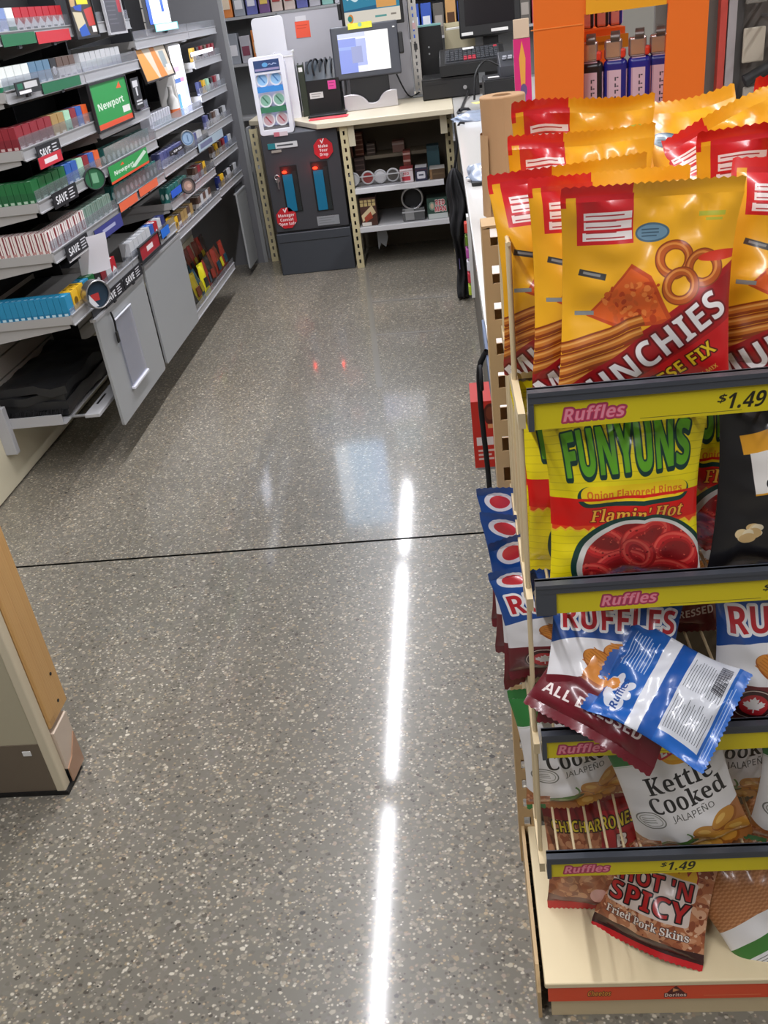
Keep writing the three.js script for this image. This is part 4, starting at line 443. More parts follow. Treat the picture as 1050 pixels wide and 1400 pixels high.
// end of a wood-edged counter in the foreground
{ const t = thing('counter_end', 'beige counter end panel with tan wooden edge board and taped brown base', 'counter', [0, 0, 0]); const zf = -1.43, xe = -0.985;
  const wood = ctex(256, 1024, (g, w, h) => { const r = rngOf(41); g.fillStyle = '#cfa468'; g.fillRect(0, 0, w, h); for (let i = 0; i < 260; i++) { g.strokeStyle = ['#c3965a', '#d9b47a', '#b98a50'][i % 3]; g.globalAlpha = 0.35; g.lineWidth = 1 + r() * 2; const x = r() * w; g.beginPath(); g.moveTo(x, 0); g.bezierCurveTo(x + (r() - 0.5) * 24, h * 0.3, x + (r() - 0.5) * 24, h * 0.7, x + (r() - 0.5) * 10, h); g.stroke(); } g.globalAlpha = 1; });
  obj('side_panel', bb(-2.4, xe - 0.02, 0.155, 1.0, zf - 0.1, zf + 0.0), std(0xb5ad93, 0.6), t); obj('corner_trim', bb(xe - 0.022, xe + 0.001, 0.0, 1.0, zf - 0.024, zf + 0.004, 0.004), std(0xd6cbb0, 0.5), t);
  obj('wood_edge', bb(xe - 0.02, xe + 0.004, 0.17, 1.0, zf - 0.128, zf - 0.026, 0.004), printed(wood, 0.45), t); obj('wood_strip', bb(xe - 0.02, xe + 0.007, 0.19, 1.0, zf - 0.062, zf - 0.027, 0.003), printed(wood, 0.5), t);
  for (const [y, z] of [[0.6, -1.5], [0.27, -1.53], [0.2, -1.52]]) obj('screw_hole', cylX(0.004, 0.002, xe + 0.0045, y, z, 10), M.black, t);
  obj('brown_base', bb(-2.4, xe - 0.02, 0.012, 0.155, zf - 0.09, zf + 0.002), std(0x6f6353, 0.7), t); obj('foot_strip', bb(-2.4, xe + 0.006, 0.0, 0.012, zf - 0.08, zf + 0.006), M.black, t);
  obj('packing_tape', [bb(xe - 0.018, xe + 0.007, 0.05, 0.16, zf - 0.1, zf - 0.024, 0.002)], phys(0xc9b8a6, 0.25, { clearcoat: 0.5 }), t); obj('packing_tape', ext([[0, 0], [0.07, 0], [0.07, 0.09], [0.03, 0.05], [0, 0.04]], 0.003).rotateY(Math.PI / 2).translate(xe + 0.007, 0.012, zf - 0.024), phys(0xa98368, 0.3, { clearcoat: 0.4 }), t); obj('torn_patch', rb(0.02, 0.014, 0.002, 0.004, -1.04, 0.13, zf + 0.003), M.white, t);
}

// ---------------------------------------------------------------- back counter
const CT = 0.88;
const counterTopM = std(0xd5cbb2, 0.35), whiteTopM = phys(0xe9e7e2, 0.22, { clearcoat: 0.6, clearcoatRoughness: 0.12 });
{ const t = thing('back_counter', 'cream topped back counter carrying the registers, open shelves below', 'counter', [0, 0, 0]);
  const pts = [[-1.3, 6.42], [-0.97, 6.14], [-0.77, 5.77], [0.04, 5.725], [0.04, 7.0], [-1.3, 7.0]];
  obj('worktop', ext(pts, 0.024, 0.003).rotateX(-Math.PI / 2).translate(0, 0.853, 0), counterTopM, t);
  obj('rear_panel', bb(-1.25, 0.03, 0.0, 0.85, -6.34, -6.32), std(0x6e6455, 0.7), t);
  for (const [x, z, h, n] of [[-1.245, -6.2, 0.85, 'upright'], [-0.618, -5.79, 0.85, 'upright'], [0.008, -5.95, 0.85, 'upright']]) { const u = obj(n, slotted(h, 0.046, 0.03, 0.048, 0.012, 0.024, 0.03), M.cream, t); u.position.set(x, 0, z); }
  obj('corner_bracket', bb(-0.594, -0.555, 0.73, 0.85, -5.81, -5.795), std(0xd8cfb4, 0.5), t); obj('corner_bracket', bb(-0.04, 0.0, 0.74, 0.85, -5.82, -5.8), std(0xd8cfb4, 0.5), t);
  for (const [y, x1] of [[0.48, -0.045], [0.245, -0.03]]) { const s = part('shelf', t, [0, y, 0]); obj('board', bb(-0.598, x1, -0.02, 0, -6.31, -5.8), std(0xc9c9cb, 0.4), s); obj('front_edge', bb(-0.598, x1, -0.03, 0.001, -5.8, -5.793, 0.002), std(0xdcdcdf, 0.35), s); }
  obj('rear_ledge', bb(-0.56, -0.14, 0.6, 0.62, -6.3, -6.1), std(0x8a7f6c, 0.6), t); obj('side_panel', bb(-1.31, -1.295, 0, 0.85, -6.42, -6.3), M.grey, t);
  obj('worktop_apron', bb(-0.77, 0.03, 0.82, 0.85, -5.84, -5.83), std(0x9d9279, 0.5), t);
}
{ // drop safe
  const t = thing('drop_safe', 'dark grey drop safe with two blue lit slots and red octagon stickers', 'safe', [0, 0, 0]); const z = -5.8, q = (px, py) => onFront(px, py, z);
  obj('cabinet', rb(0.468, 0.575, 0.42, 0.006, -0.893, 0.5575, z - 0.214), std(0x3c3d42, 0.5), t); obj('base_drawer', rb(0.478, 0.262, 0.43, 0.006, -0.893, 0.131, z - 0.208), std(0x3e4249, 0.42), t); obj('door_seam', bb(-1.12, -0.666, 0.266, 0.27, z - 0.005, z - 0.0015), M.black, t); obj('door_seam', bb(-1.12, -0.666, 0.205, 0.208, z + 0.006, z + 0.0085), M.black, t);
  for (const [a, b, c] of [[383, 229, 289], [425, 223, 287]]) { const tl = q(a, b), x = tl.x, top = tl.y, bot = q(a + 14, c).y; const s = part('cash_slot', t, [x, bot, z]); const h = top - bot; obj('recess', bb(-0.004, 0.1, -0.006, h + 0.004, -0.004, 0.001), M.black, s); obj('lit_strip', bb(0.006, 0.066, 0, h - 0.045, -0.001, 0.004), std(0x0a6f94, 0.4), s); obj('dark_strip', bb(0.07, 0.094, 0, h - 0.03, -0.001, 0.003), std(0x1a2224, 0.5), s);
    obj('indicator_lamp', new THREE.SphereGeometry(0.011, 12, 8).scale(1.4, 0.8, 0.6).translate(0.022, h - 0.03, 0.006), new THREE.MeshStandardMaterial({ color: 0x200000, emissive: 0xff2a14, emissiveIntensity: 6 }), s); const l = new THREE.PointLight(0xff3018, 0.012, 1); l.position.set(x + 0.022, bot + h - 0.03, z + 0.03); l.shadow.radius = 0.4; scene.add(l); }
  const octo = (lines3) => ctex(256, 256, (g, w, h) => { const o = (r, c) => { g.fillStyle = c; g.beginPath(); for (let i = 0; i < 8; i++) g.lineTo(128 + r * Math.cos((i + 0.5) * Math.PI / 4), 128 + r * Math.sin((i + 0.5) * Math.PI / 4)); g.fill(); }; g.fillStyle = '#c9a0a2'; g.fillRect(0, 0, w, h); o(136, '#d9b8b8'); o(124, '#c5202c'); lines3.forEach((s, i) => fitText(g, s, 128, 98 + i * 46, 200, 44, { fill: '#f4e8e8' })); g.strokeStyle = '#f4e8e8'; g.lineWidth = 12; g.beginPath(); g.moveTo(104, 30); g.lineTo(120, 62); g.lineTo(150, 8); g.stroke(); });
  for (const [px, py, r, tx] of [[442, 203, 0.062, ['Make', 'Your', 'Drop']], [392, 298, 0.068, ['Manager', 'Cannot', 'Open Safe']]]) { const c = q(px, py); const g = new THREE.CylinderGeometry(r, r, 0.002, 8, 1).rotateY(Math.PI / 8).rotateX(Math.PI / 2); const p = g.attributes.position, uv = g.attributes.uv; for (let i = 0; i < p.count; i++) uv.setXY(i, 0.5 + p.getX(i) / r / 2.12, 0.5 + p.getY(i) / r / 2.12); const ot = octo(tx); const m = obj('octagon_sticker', reuv(g, ot), printed(ot, 0.45), t); m.position.set(c.x, c.y, z + 0.003); m.userData.label = 'red octagon sticker with white lettering'; }
  const a = q(366, 200), b = q(407, 199); sheet('name_plate', b.x - a.x, 0.032, ctex(256, 32, (g, w, h) => { g.fillStyle = '#cfd2d2'; g.fillRect(0, 0, w, h); g.fillStyle = '#237f88'; g.fillRect(0, 0, 66, h); lines(g, 80, 12, 150, 1, 10, 8, '#44484c', rngOf(2)); }), t, [(a.x + b.x) / 2, a.y - 0.004, z + 0.002]); const c = q(384, 183); sheet('pink_label', 0.085, 0.024, ctex(64, 16, (g) => { g.fillStyle = '#d8c8cc'; g.fillRect(0, 0, 64, 16); g.fillStyle = '#c9707c'; g.fillRect(0, 0, 26, 16); }), t, [c.x, c.y, z + 0.002]); const d = q(378, 207); sheet('metal_badge', 0.06, 0.014, ctex(32, 8, (g) => { g.fillStyle = '#9a958c'; g.fillRect(0, 0, 32, 8); }), t, [d.x, d.y, z + 0.002]); const e = q(449, 301); sheet('grey_plate', 0.14, 0.055, ctex(64, 32, (g) => { g.fillStyle = '#8d9094'; g.fillRect(0, 0, 64, 32); lines(g, 6, 6, 50, 3, 8, 2, '#74777c', rngOf(1)); }), t, [e.x, e.y, z + 0.002]);
  const k = q(380, 247); obj('key', [rod([k.x, k.y + 0.02, z + 0.012], [k.x, k.y - 0.05, z + 0.012], 0.005), new THREE.TorusGeometry(0.014, 0.004, 6, 16).translate(k.x - 0.002, k.y + 0.02, z + 0.012), cylZ(0.012, 0.014, k.x, k.y, z + 0.007)], M.steel, t);
}
// tin dispenser standing on the safe
{ const t = thing('tin_dispenser', 'white tin dispenser with three rows of round tins and blue header', 'dispenser', [-1.02, 0.848, -5.83], 0.1); const w = 0.2, h = 0.42;
  const s = roundRect(w, h, 0.02, 0, h / 2); const hole = new THREE.Path(); hole.moveTo(-0.08, 0.025); hole.lineTo(0.08, 0.025); hole.lineTo(0.08, 0.33); hole.lineTo(-0.08, 0.33); hole.closePath(); s.holes.push(hole); obj('frame', ext(s, 0.02, 0.003), phys(0xe9e9f0, 0.3, { clearcoat: 0.4 }), t); obj('case', [bb(-0.1, -0.096, 0.01, 0.38, -0.2, 0), bb(0.096, 0.1, 0.01, 0.38, -0.2, 0), bb(-0.1, 0.1, 0.01, 0.014, -0.2, 0), bb(-0.1, 0.1, 0.01, 0.38, -0.204, -0.2)], phys(0xd9d9ec, 0.35), t);
  sheet('header_card', 0.15, 0.062, ctex(160, 64, (g, ww, hh) => { g.fillStyle = '#28406e'; g.fillRect(0, 0, ww, hh); disc(g, 70, 26, 18, 12, '#5d9fd0'); g.strokeStyle = '#b8c6e6'; g.lineWidth = 4; g.beginPath(); g.moveTo(92, 28); g.bezierCurveTo(100, 14, 112, 40, 122, 22); g.lineTo(142, 26); g.stroke(); g.fillStyle = '#9a90b4'; g.fillRect(6, 44, ww - 12, 12); }), t, [0, 0.372, 0.0245]); sheet('side_print', 0.16, 0.2, ctex(96, 128, (g, ww, hh) => { g.fillStyle = '#d9d9ec'; g.fillRect(0, 0, ww, hh); const r = rngOf(3); for (let i = 0; i < 14; i++) disc(g, 20 + r() * 50, 10 + r() * 40, 7, 6, '#8a8ec0'); for (let i = 0; i < 12; i++) disc(g, 24 + r() * 56, 84 + r() * 16, 8, 5, '#3f6fc0'); }), t, [-0.1015, 0.22, -0.1], [0, -Math.PI / 2, 0]);
  [[0.262, '#8fc0e6', 0x4f9be0], [0.15, '#7fae98', 0x4d8f6c], [0.042, '#c0a0a4', 0xb9b4b6]].forEach(([y, c, rc], i) => { obj('row_ledge', bb(-0.078, 0.078, y - 0.03, y, -0.05, 0.012), std([0x3f8fd8, 0x3d7d5c, 0x6c6a6c][i], 0.45), t); for (const x of [-0.04, 0.04]) { const tx = ctex(64, 64, (g) => { g.fillStyle = '#dcdce0'; g.fillRect(0, 0, 64, 64); disc(g, 32, 32, 24, 24, c); g.strokeStyle = ['#3f7fc0', '#2f6a50', '#a03040'][i]; g.lineWidth = 6; g.beginPath(); g.moveTo(16, 44); g.lineTo(46, 22); g.stroke(); }); const d = new THREE.Mesh(reuv(new THREE.CylinderGeometry(0.039, 0.039, 0.02, 28), tx), [M.white, printed(tx, 0.4), M.white]); d.name = 'round_tin'; d.rotation.set(Math.PI / 2 - 0.15, Math.PI / 2 * 0, 0); d.position.set(x, y + 0.036, -0.012); d.castShadow = d.receiveShadow = true; t.add(d); } });
}
// things on the back counter
{ const t = thing('brochure_box', 'tall white open plastic box beside the tin dispenser', 'box', [-0.99, CT, -6.33], 0.1); obj('body', [bb(-0.06, 0.06, 0, 0.36, 0.098, 0.102), bb(-0.06, -0.056, 0, 0.38, -0.1, 0.1), bb(0.056, 0.06, 0, 0.38, -0.1, 0.1), bb(-0.06, 0.06, 0, 0.004, -0.1, 0.1), bb(-0.06, 0.06, 0, 0.38, -0.102, -0.098)], phys(0xe6e6ec, 0.35), t); obj('rim', [bb(-0.064, 0.064, 0.355, 0.362, 0.096, 0.106), bb(0.052, 0.064, 0.37, 0.382, -0.1, 0.1)], M.white, t); }
{ const t = thing('white_board', 'blank white rounded board leaning behind the tin dispenser', 'board', [-1.09, CT, -6.5], 0.05); obj('board', ext(roundRect(0.2, 0.58, 0.03, 0, 0.29), 0.008, 0.002), std(0xe9e9ee, 0.5), t); obj('foot', bb(-0.07, 0.07, 0, 0.012, -0.05, 0.06), M.white, t); }
{ const t = thing('file_folder', 'dark green ring binder standing next to the black organizer', 'binder', [-0.9, CT, -6.36], 0.12); obj('cover', [rb(0.008, 0.3, 0.24, 0.002, -0.016, 0.15, 0), rb(0.008, 0.3, 0.24, 0.002, 0.016, 0.15, 0), rb(0.036, 0.3, 0.008, 0.003, 0, 0.15, 0.12)], std(0x2b3324, 0.5), t); obj('paper_stack', bb(-0.01, 0.01, 0.01, 0.285, -0.11, 0.11), M.white, t); obj('spine_label', bb(-0.012, 0.012, 0.26, 0.285, 0.1235, 0.1255), M.white, t); }
{ const t = thing('desk_organizer', 'black desk organizer with pink note, white label and cables on top', 'organizer', [-0.765, CT, -6.36], 0.02); obj('body', ext([[0, 0], [0.2, 0], [0.2, 0.3], [0.16, 0.3], [0, 0.2]], 0.21, 0.003).rotateY(Math.PI / 2).translate(-0.105, 0, 0.1), M.black, t); obj('divider', bb(-0.1, 0.1, 0.2, 0.3, -0.09, -0.085), M.charcoal, t); const pn = sheet('pink_note', 0.05, 0.05, ctex(16, 16, (g) => { g.fillStyle = '#e04a9a'; g.fillRect(0, 0, 16, 16); lines(g, 3, 4, 10, 2, 5, 1, '#8a2a5c', rngOf(2)); }), t, [0.06, 0.165, 0.106]); pn.userData.label = 'bright pink sticky note'; sheet('white_label', 0.085, 0.035, ctex(64, 24, (g) => { g.fillStyle = '#d6d4d0'; g.fillRect(0, 0, 64, 24); lines(g, 8, 6, 48, 2, 8, 3, '#8a8884', rngOf(2)); }), t, [-0.045, 0.115, 0.106]);
  const r = rngOf(12); for (let i = 0; i < 5; i++) obj('cable', tube([[-0.08 + i * 0.035, 0.19, 0.05], [-0.09 + i * 0.04, 0.27 + r() * 0.04, 0.02 + r() * 0.05], [-0.06 + i * 0.03, 0.31, -0.03], [-0.05 + i * 0.035, 0.22, -0.08]], 0.006, 16, 6), M.charcoal, t); }
{ const t = thing('card_stand', 'slim grey metal card stand between the organizer and the register', 'stand', [-0.645, CT, -6.5]); obj('post', [rod([0, 0, 0], [0.01, 0.4, -0.02], 0.009), bx(0.04, 0.012, 0.03, 0.006, 0.25, -0.01)], M.steel, t); obj('foot', bx(0.06, 0.012, 0.09, 0, 0.006, 0), M.grey, t); }
{ const t = thing('tray_mat', 'flat black tray with a red mat on the counter edge', 'tray', [-0.74, CT, -6.1]); obj('tray', rb(0.24, 0.012, 0.14, 0.004, 0, 0.007, -0.06), M.black, t); obj('red_mat', rb(0.24, 0.004, 0.1, 0.001, 0.02, 0.003, 0.095), std(0xd9404a, 0.6), t); }
{ // touch register
  const t = thing('touch_register', 'black touch screen register with lit blue and white screen on a silver lipped stand', 'register', [-0.47, CT, -6.36], 0.04);
  obj('stand', [ext([[-0.11, 0], [0.12, 0], [0.1, 0.22], [-0.08, 0.22]], 0.24, 0.003).rotateY(-Math.PI / 2).translate(0.12, 0, -0.03)], M.black, t); const lip = new THREE.Shape(); lip.moveTo(-0.165, 0); lip.lineTo(0.165, 0); lip.lineTo(0.165, 0.085); lip.quadraticCurveTo(0.09, 0.1, 0.055, 0.04); lip.quadraticCurveTo(0.03, 0.018, -0.02, 0.03); lip.quadraticCurveTo(-0.06, 0.1, -0.165, 0.085); lip.closePath(); obj('silver_lip', ext(lip, 0.02, 0.004).translate(0, 0.005, 0.11), std(0xc9c6ca, 0.3, { metalness: 0.5 }), t);
  const head = part('screen_head', t, [0, 0.33, 0.07]); head.rotation.x = -0.16; obj('bezel', rb(0.42, 0.3, 0.05, 0.01, 0, 0, -0.03), std(0x3c3f47, 0.45), head); sheet('screen', 0.315, 0.222, ctex(256, 180, (g, w, h) => { g.fillStyle = '#e9eaf8'; g.fillRect(0, 0, w, h); g.fillStyle = '#7d8fe0'; g.fillRect(0, 24, 90, h); g.fillStyle = '#a9b4ea'; g.fillRect(90, 30, 50, h - 60); g.fillStyle = '#8fa6f2'; g.fillRect(0, 60, 84, 14); g.fillStyle = '#8f97c8'; g.fillRect(64, 62, 54, 74); g.fillStyle = '#ffffff'; g.fillRect(140, 0, 120, h); g.fillStyle = '#c9cff4'; g.fillRect(0, 0, 140, 20); }), head, [-0.01, -0.005, -0.003], [0, 0, 0], { emissive: 1.05, edge: 0x111111 }); sheet('yellow_sticker', 0.15, 0.034, ctex(64, 16, (g) => { g.fillStyle = '#d9d63a'; g.fillRect(0, 0, 64, 16); disc(g, 32, 6, 5, 5, '#7fb4a0'); }), head, [-0.02, 0.142, -0.002]); obj('card_reader', rb(0.03, 0.12, 0.04, 0.008, 0.222, 0.02, -0.02), M.black, head); obj('power_lamp', rb(0.014, 0.008, 0.004, 0.001, 0.185, 0.112, -0.003), M.white, head);
  const l = new THREE.RectAreaLight(0xdfe4ff, 1.2, 0.31, 0.22); l.position.set(-0.47, 1.21, -6.27); l.lookAt(-0.4, 1.3, 0); scene.add(l);
}
{ // customer facing advert screen above it
  const t = thing('advert_screen', 'black framed advert screen with teal and orange picture above the register', 'screen', [-0.41, 1.345, -6.43], 0.04); const w = 0.35, h = 0.27; obj('bezel', rb(w + 0.04, h + 0.04, 0.03, 0.006, 0, h / 2 + 0.006, -0.02), M.black, t); obj('pole', bb(-0.03, 0.03, -0.464, 0.05, -0.15, -0.12), M.black, t); obj('arm', bb(-0.02, 0.02, 0.06, 0.09, -0.15, -0.03), M.black, t); obj('side_latch', rb(0.02, 0.09, 0.03, 0.005, -w / 2 - 0.03, 0.09, -0.02), M.black, t);
  sheet('screen', w, h, ctex(256, 200, (g, ww, hh) => { g.fillStyle = '#2f86a6'; g.fillRect(0, 0, ww, hh); g.fillStyle = '#3f9ab8'; g.fillRect(0, 30, 160, 50); g.fillStyle = '#e0a45c'; g.fillRect(150, 0, 90, 140); poly(g, [[0, 138], [150, 128], [150, 142], [0, 150]], '#1f5f84'); g.fillStyle = '#e3dccf'; g.fillRect(0, 144, ww, 60); g.strokeStyle = '#d7eaf0'; g.lineWidth = 9; g.beginPath(); g.moveTo(20, 96); g.bezierCurveTo(40, 70, 50, 124, 70, 92); g.bezierCurveTo(90, 70, 100, 120, 130, 88); g.stroke(); disc(g, 28, 172, 12, 18, '#d9883a'); disc(g, 24, 172, 10, 12, '#2f8a88'); g.fillStyle = '#5fa09c'; g.fillRect(140, 170, 52, 8); g.fillStyle = '#8a8278'; g.fillRect(212, 168, 24, 7); lines(g, 166, 20, 60, 4, 18, 5, '#8a5a2c', rngOf(5)); }), t, [0, h / 2 + 0.006, -0.0035], [0, 0, 0], { emissive: 0.85, edge: 0x111111 });
  const l = new THREE.RectAreaLight(0xbfe0ee, 0.8, w, h); l.position.set(-0.41, 1.49, -6.4); l.lookAt(-0.3, 1.49, 0); scene.add(l);
}
{ // grey privacy screen with note
  const t = thing('privacy_screen', 'light grey counter screen panel with a red orange note', 'panel', [-0.62, CT, -6.62]); obj('panel', rb(0.84, 0.59, 0.02, 0.004, 0, 0.295, 0), std(0xb5b4ba, 0.55), t); obj('edge_trim', [bb(-0.424, -0.416, 0, 0.594, -0.013, 0.013), bb(-0.424, 0.424, 0.588, 0.597, -0.013, 0.013)], M.grey, t); const p = onFront(414, 40, -6.61); const n = sheet('sticky_note', 0.095, 0.095, ctex(32, 32, (g) => { g.fillStyle = '#ee5a3c'; g.fillRect(0, 0, 32, 32); lines(g, 4, 8, 24, 2, 5, 1, '#c23a22', rngOf(2)); }), t, [p.x + 0.62, p.y - CT, 0.012], [0, 0, -0.02]); n.userData.label = 'red orange sticky note'; sheet('tape', 0.07, 0.03, ctex(8, 8, (g) => { g.fillStyle = '#d6d5d8'; g.fillRect(0, 0, 8, 8); }), t, [p.x + 0.615, p.y - CT + 0.062, 0.012]); }
{ const t = thing('slotted_post', 'grey slotted steel post between the two registers', 'post', [-0.165, CT, -6.6]); obj('post', slotted(1.2, 0.05, 0.04, 0.04, 0.01, 0.02, 0.03), std(0xb9b5ae, 0.45), t); obj('foot', rb(0.09, 0.014, 0.09, 0.003, 0, 0.007, -0.01), M.grey, t); for (const [y, c] of [[0.3, 0x3a3a3a], [0.42, 0xcfa8ac]]) obj('sticker', bx(0.022, 0.035, 0.002, 0.002, y, 0.004), std(c, 0.6), t); obj('cable', tube([[0.0, 0.03, 0.01], [-0.06, 0.01, 0.03], [-0.14, 0.16, 0.02], [-0.17, 0.26, 0.0]], 0.005, 16), M.black, t); }

// things on the shelves under the counter
const zS = -5.83;
function carton(label, [px0, py0], [px1, py1], depth, tex, z = zS, baseY, opt = {}) { const a = onFront(px0, py0, z), c = onFront(px1, py1, z); const w = Math.abs(c.x - a.x), h = opt.h || a.y - baseY; const t = thing(opt.name || 'carton', label, opt.category || 'carton', [(a.x + c.x) / 2, baseY, z], opt.turn || 0); const side = std(opt.side ?? 0x4a3426, 0.6); const f = printed(tex, 0.5); const m = new THREE.Mesh(reuv(new THREE.BoxGeometry(w, h, depth), tex).translate(0, h / 2, -depth / 2), [side, side, opt.top ? std(opt.top, 0.6) : side, side, f, side]); m.name = 'box'; m.castShadow = m.receiveShadow = true; t.add(m); obj('lid_edge', bb(-w / 2 - 0.001, w / 2 + 0.001, h * 0.82, h * 0.84, -depth - 0.001, 0.001), side, t); return t; }
const plain = (c, d) => ctex(96, 72, (g, w, h) => { g.fillStyle = c; g.fillRect(0, 0, w, h); d && d(g, w, h); });
carton('white and red snuff carton on the upper counter shelf', [546, 232], [566, 252], 0.12, plain('#dccfd2', (g) => { g.fillStyle = '#c03a48'; g.fillRect(14, 40, 60, 22); fitText(g, 'RED', 46, 26, 60, 22, { fill: '#c03a48' }); }), zS, 0.482, { side: 0x8a2a30 });
carton('navy carton with white label on the upper counter shelf', [567, 230], [585, 250], 0.12, plain('#2a2c44', (g) => { g.fillStyle = '#d6d6de'; g.beginPath(); g.roundRect(14, 22, 66, 38, 8); g.fill(); g.fillStyle = '#4a4c60'; g.fillRect(28, 36, 38, 8); }), zS, 0.482, { side: 0x6a2820, top: 0xc9c9cc });
carton('brown carton with pale lid at the end of the upper counter shelf', [587, 232], [609, 248], 0.14, plain('#57432e', (g) => { g.fillStyle = '#8a6a48'; g.fillRect(0, 0, 16, 72); g.fillStyle = '#6d5a40'; g.fillRect(20, 30, 70, 10); }), zS, 0.482, { side: 0x4a3a28, top: 0xb9b5b0 });
carton('teal canister box behind the brown carton', [583, 203], [602, 230], 0.1, plain('#31545c', (g) => { g.fillStyle = '#24424a'; g.fillRect(0, 0, 96, 12); }), -6.0, 0.482, { side: 0x2a474e, h: 0.17 });
carton('stack of rust coloured cigar boxes on the rear ledge', [483, 184], [497, 206], 0.1, plain('#7a4430', (g) => { for (let i = 0; i < 5; i++) { g.fillStyle = '#b98a74'; g.fillRect(0, 6 + i * 14, 96, 4); } }), -6.12, 0.621, { h: 0.14, side: 0x6a3a28 });
carton('plain rust coloured box at the end of the rear ledge', [470, 190], [482, 206], 0.1, plain('#6a3a26'), -6.12, 0.621, { h: 0.11, side: 0x5a3020 });
carton('low pile of brown cigar boxes on the rear ledge', [500, 192], [513, 206], 0.1, plain('#4a3c34', (g) => { for (let i = 0; i < 3; i++) { g.fillStyle = '#8f7f74'; g.fillRect(0, 8 + i * 22, 96, 6); } }), -6.12, 0.621, { h: 0.07, side: 0x4a3c34 });
carton('pale pink cigar box on the rear ledge', [535, 188], [553, 205], 0.1, plain('#8d6a60', (g) => { g.fillStyle = '#b9a49c'; g.fillRect(0, 10, 96, 14); }), -6.12, 0.621, { h: 0.065, side: 0x7a5a50 });
carton('small stack of red boxes behind the white carton', [551, 215], [563, 236], 0.08, plain('#7d3a30', (g) => { for (let i = 0; i < 4; i++) { g.fillStyle = '#c0a096'; g.fillRect(0, 6 + i * 18, 96, 5); } }), -5.98, 0.482, { h: 0.16, side: 0x6a3028 });
carton('dark stack of boxes behind the round tins', [484, 218], [500, 240], 0.08, plain('#3c2a26', (g) => { for (let i = 0; i < 5; i++) { g.fillStyle = '#5f4a44'; g.fillRect(0, 6 + i * 14, 96, 4); } }), -6.0, 0.482, { h: 0.15, side: 0x33241f });
{ const t = thing('clear_bin', 'clear plastic bin along the upper counter shelf holding round tins', 'bin', [-0.43, 0.482, -5.83]); obj('front', bb(-0.13, 0.14, 0, 0.06, -0.004, 0), M.clear, t); obj('floor', bb(-0.13, 0.14, 0, 0.004, -0.15, 0), phys(0x9a9aa0, 0.3), t); obj('rim', bb(-0.13, 0.14, 0.058, 0.064, -0.006, 0.002), M.paleGrey, t); obj('end', [bb(-0.134, -0.13, 0, 0.06, -0.15, 0), bb(0.14, 0.144, 0, 0.06, -0.15, 0)], M.clear, t); }
[[482, 238, 0xb9b9bb, 'pale grey round tin nearest the cream upright in the bin'], [502, 234, 0x8a2a2c, 'round tin with red face in the clear bin'], [519, 232, 0xc9c9cc, 'plain silver round tin in the clear bin'], [536, 228, 0x4a4644, 'round tin with silver rim and dark face in the clear bin']].forEach(([px, py, c, l]) => { const p = onFront(px, py, -5.86); const t = thing('round_tin', l, 'tin', [p.x, 0.488, -5.86]); obj('rim', new THREE.TorusGeometry(0.036, 0.006, 8, 28).translate(0, 0.042, 0), M.paleGrey, t); obj('face', cylZ(0.035, 0.012, 0, 0.042, -0.003, 28), std(c, 0.4), t); });
carton('brown cigar carton with cream wrapped packs on the lower counter shelf', [490, 268], [517, 306], 0.16, plain('#4a2a20', (g, w) => { for (let i = 0; i < 4; i++) { g.fillStyle = '#c9b47a'; g.fillRect(4 + i * 23, 6, 18, 16); } poly(g, [[4, 44], [70, 20], [90, 40], [10, 60]], '#d8c49a'); poly(g, [[20, 50], [60, 36], [70, 52], [24, 62]], '#a8442c'); g.fillStyle = '#e6e2da'; g.fillRect(4, 62, 54, 9); }), zS, 0.247, { side: 0x3a241c, h: 0.17 });
carton('green and white carton with bold red lettering on the lower counter shelf', [583, 272], [613, 298], 0.14, plain('#2c4a40', (g, w, h) => { fitText(g, 'RED', 62, 18, 56, 24, { fill: '#c8263a', stroke: '#e9e6e0', lw: 4 }); fitText(g, 'MAN', 62, 40, 56, 24, { fill: '#c8263a', stroke: '#e9e6e0', lw: 4 }); disc(g, 24, 28, 15, 15, '#7f9a8a'); disc(g, 24, 28, 8, 10, '#d2b8a0'); g.fillStyle = '#c9cfcd'; g.fillRect(4, 54, 92, 18); }), zS, 0.247, { side: 0x28352f, h: 0.125 });
{ const p = onFront(566, 296, -5.84); const t = thing('ring_holder', 'grey metal stand with a large open ring on the lower counter shelf', 'stand', [p.x, 0.247, -5.86]); obj('box', rb(0.14, 0.075, 0.1, 0.004, 0, 0.038, -0.02), std(0x5a5b5c, 0.4), t); obj('ring', new THREE.TorusGeometry(0.064, 0.007, 10, 36).translate(0, 0.135, 0.02), M.steel, t); obj('drum', new THREE.CylinderGeometry(0.062, 0.062, 0.06, 32, 1, true).rotateX(Math.PI / 2).translate(0, 0.135, -0.012), std(0x1c1c1d, 0.6, { side: THREE.DoubleSide }), t); obj('back_plate', rb(0.13, 0.14, 0.004, 0.001, 0, 0.135, -0.045), std(0x2a2a2c, 0.6), t); obj('paper_label', rb(0.055, 0.07, 0.002, 0.0005, -0.025, 0.042, 0.0315), std(0x8f9090, 0.6), t); obj('front_band', bb(-0.072, 0.072, 0.052, 0.06, 0.029, 0.033), M.paleGrey, t); }
{ const p = onLevel(515, 335, 0.02); const t = thing('paper_scrap', 'torn white paper scrap hanging below the lower counter shelf', 'paper', [-0.5, 0.215, -5.9], 0.3); obj('sheet', ext([[0, 0], [0.06, -0.01], [0.07, -0.07], [0.05, -0.13], [0.02, -0.1], [0, -0.14]], 0.001), std(0x8d8f92, 0.8), t); }

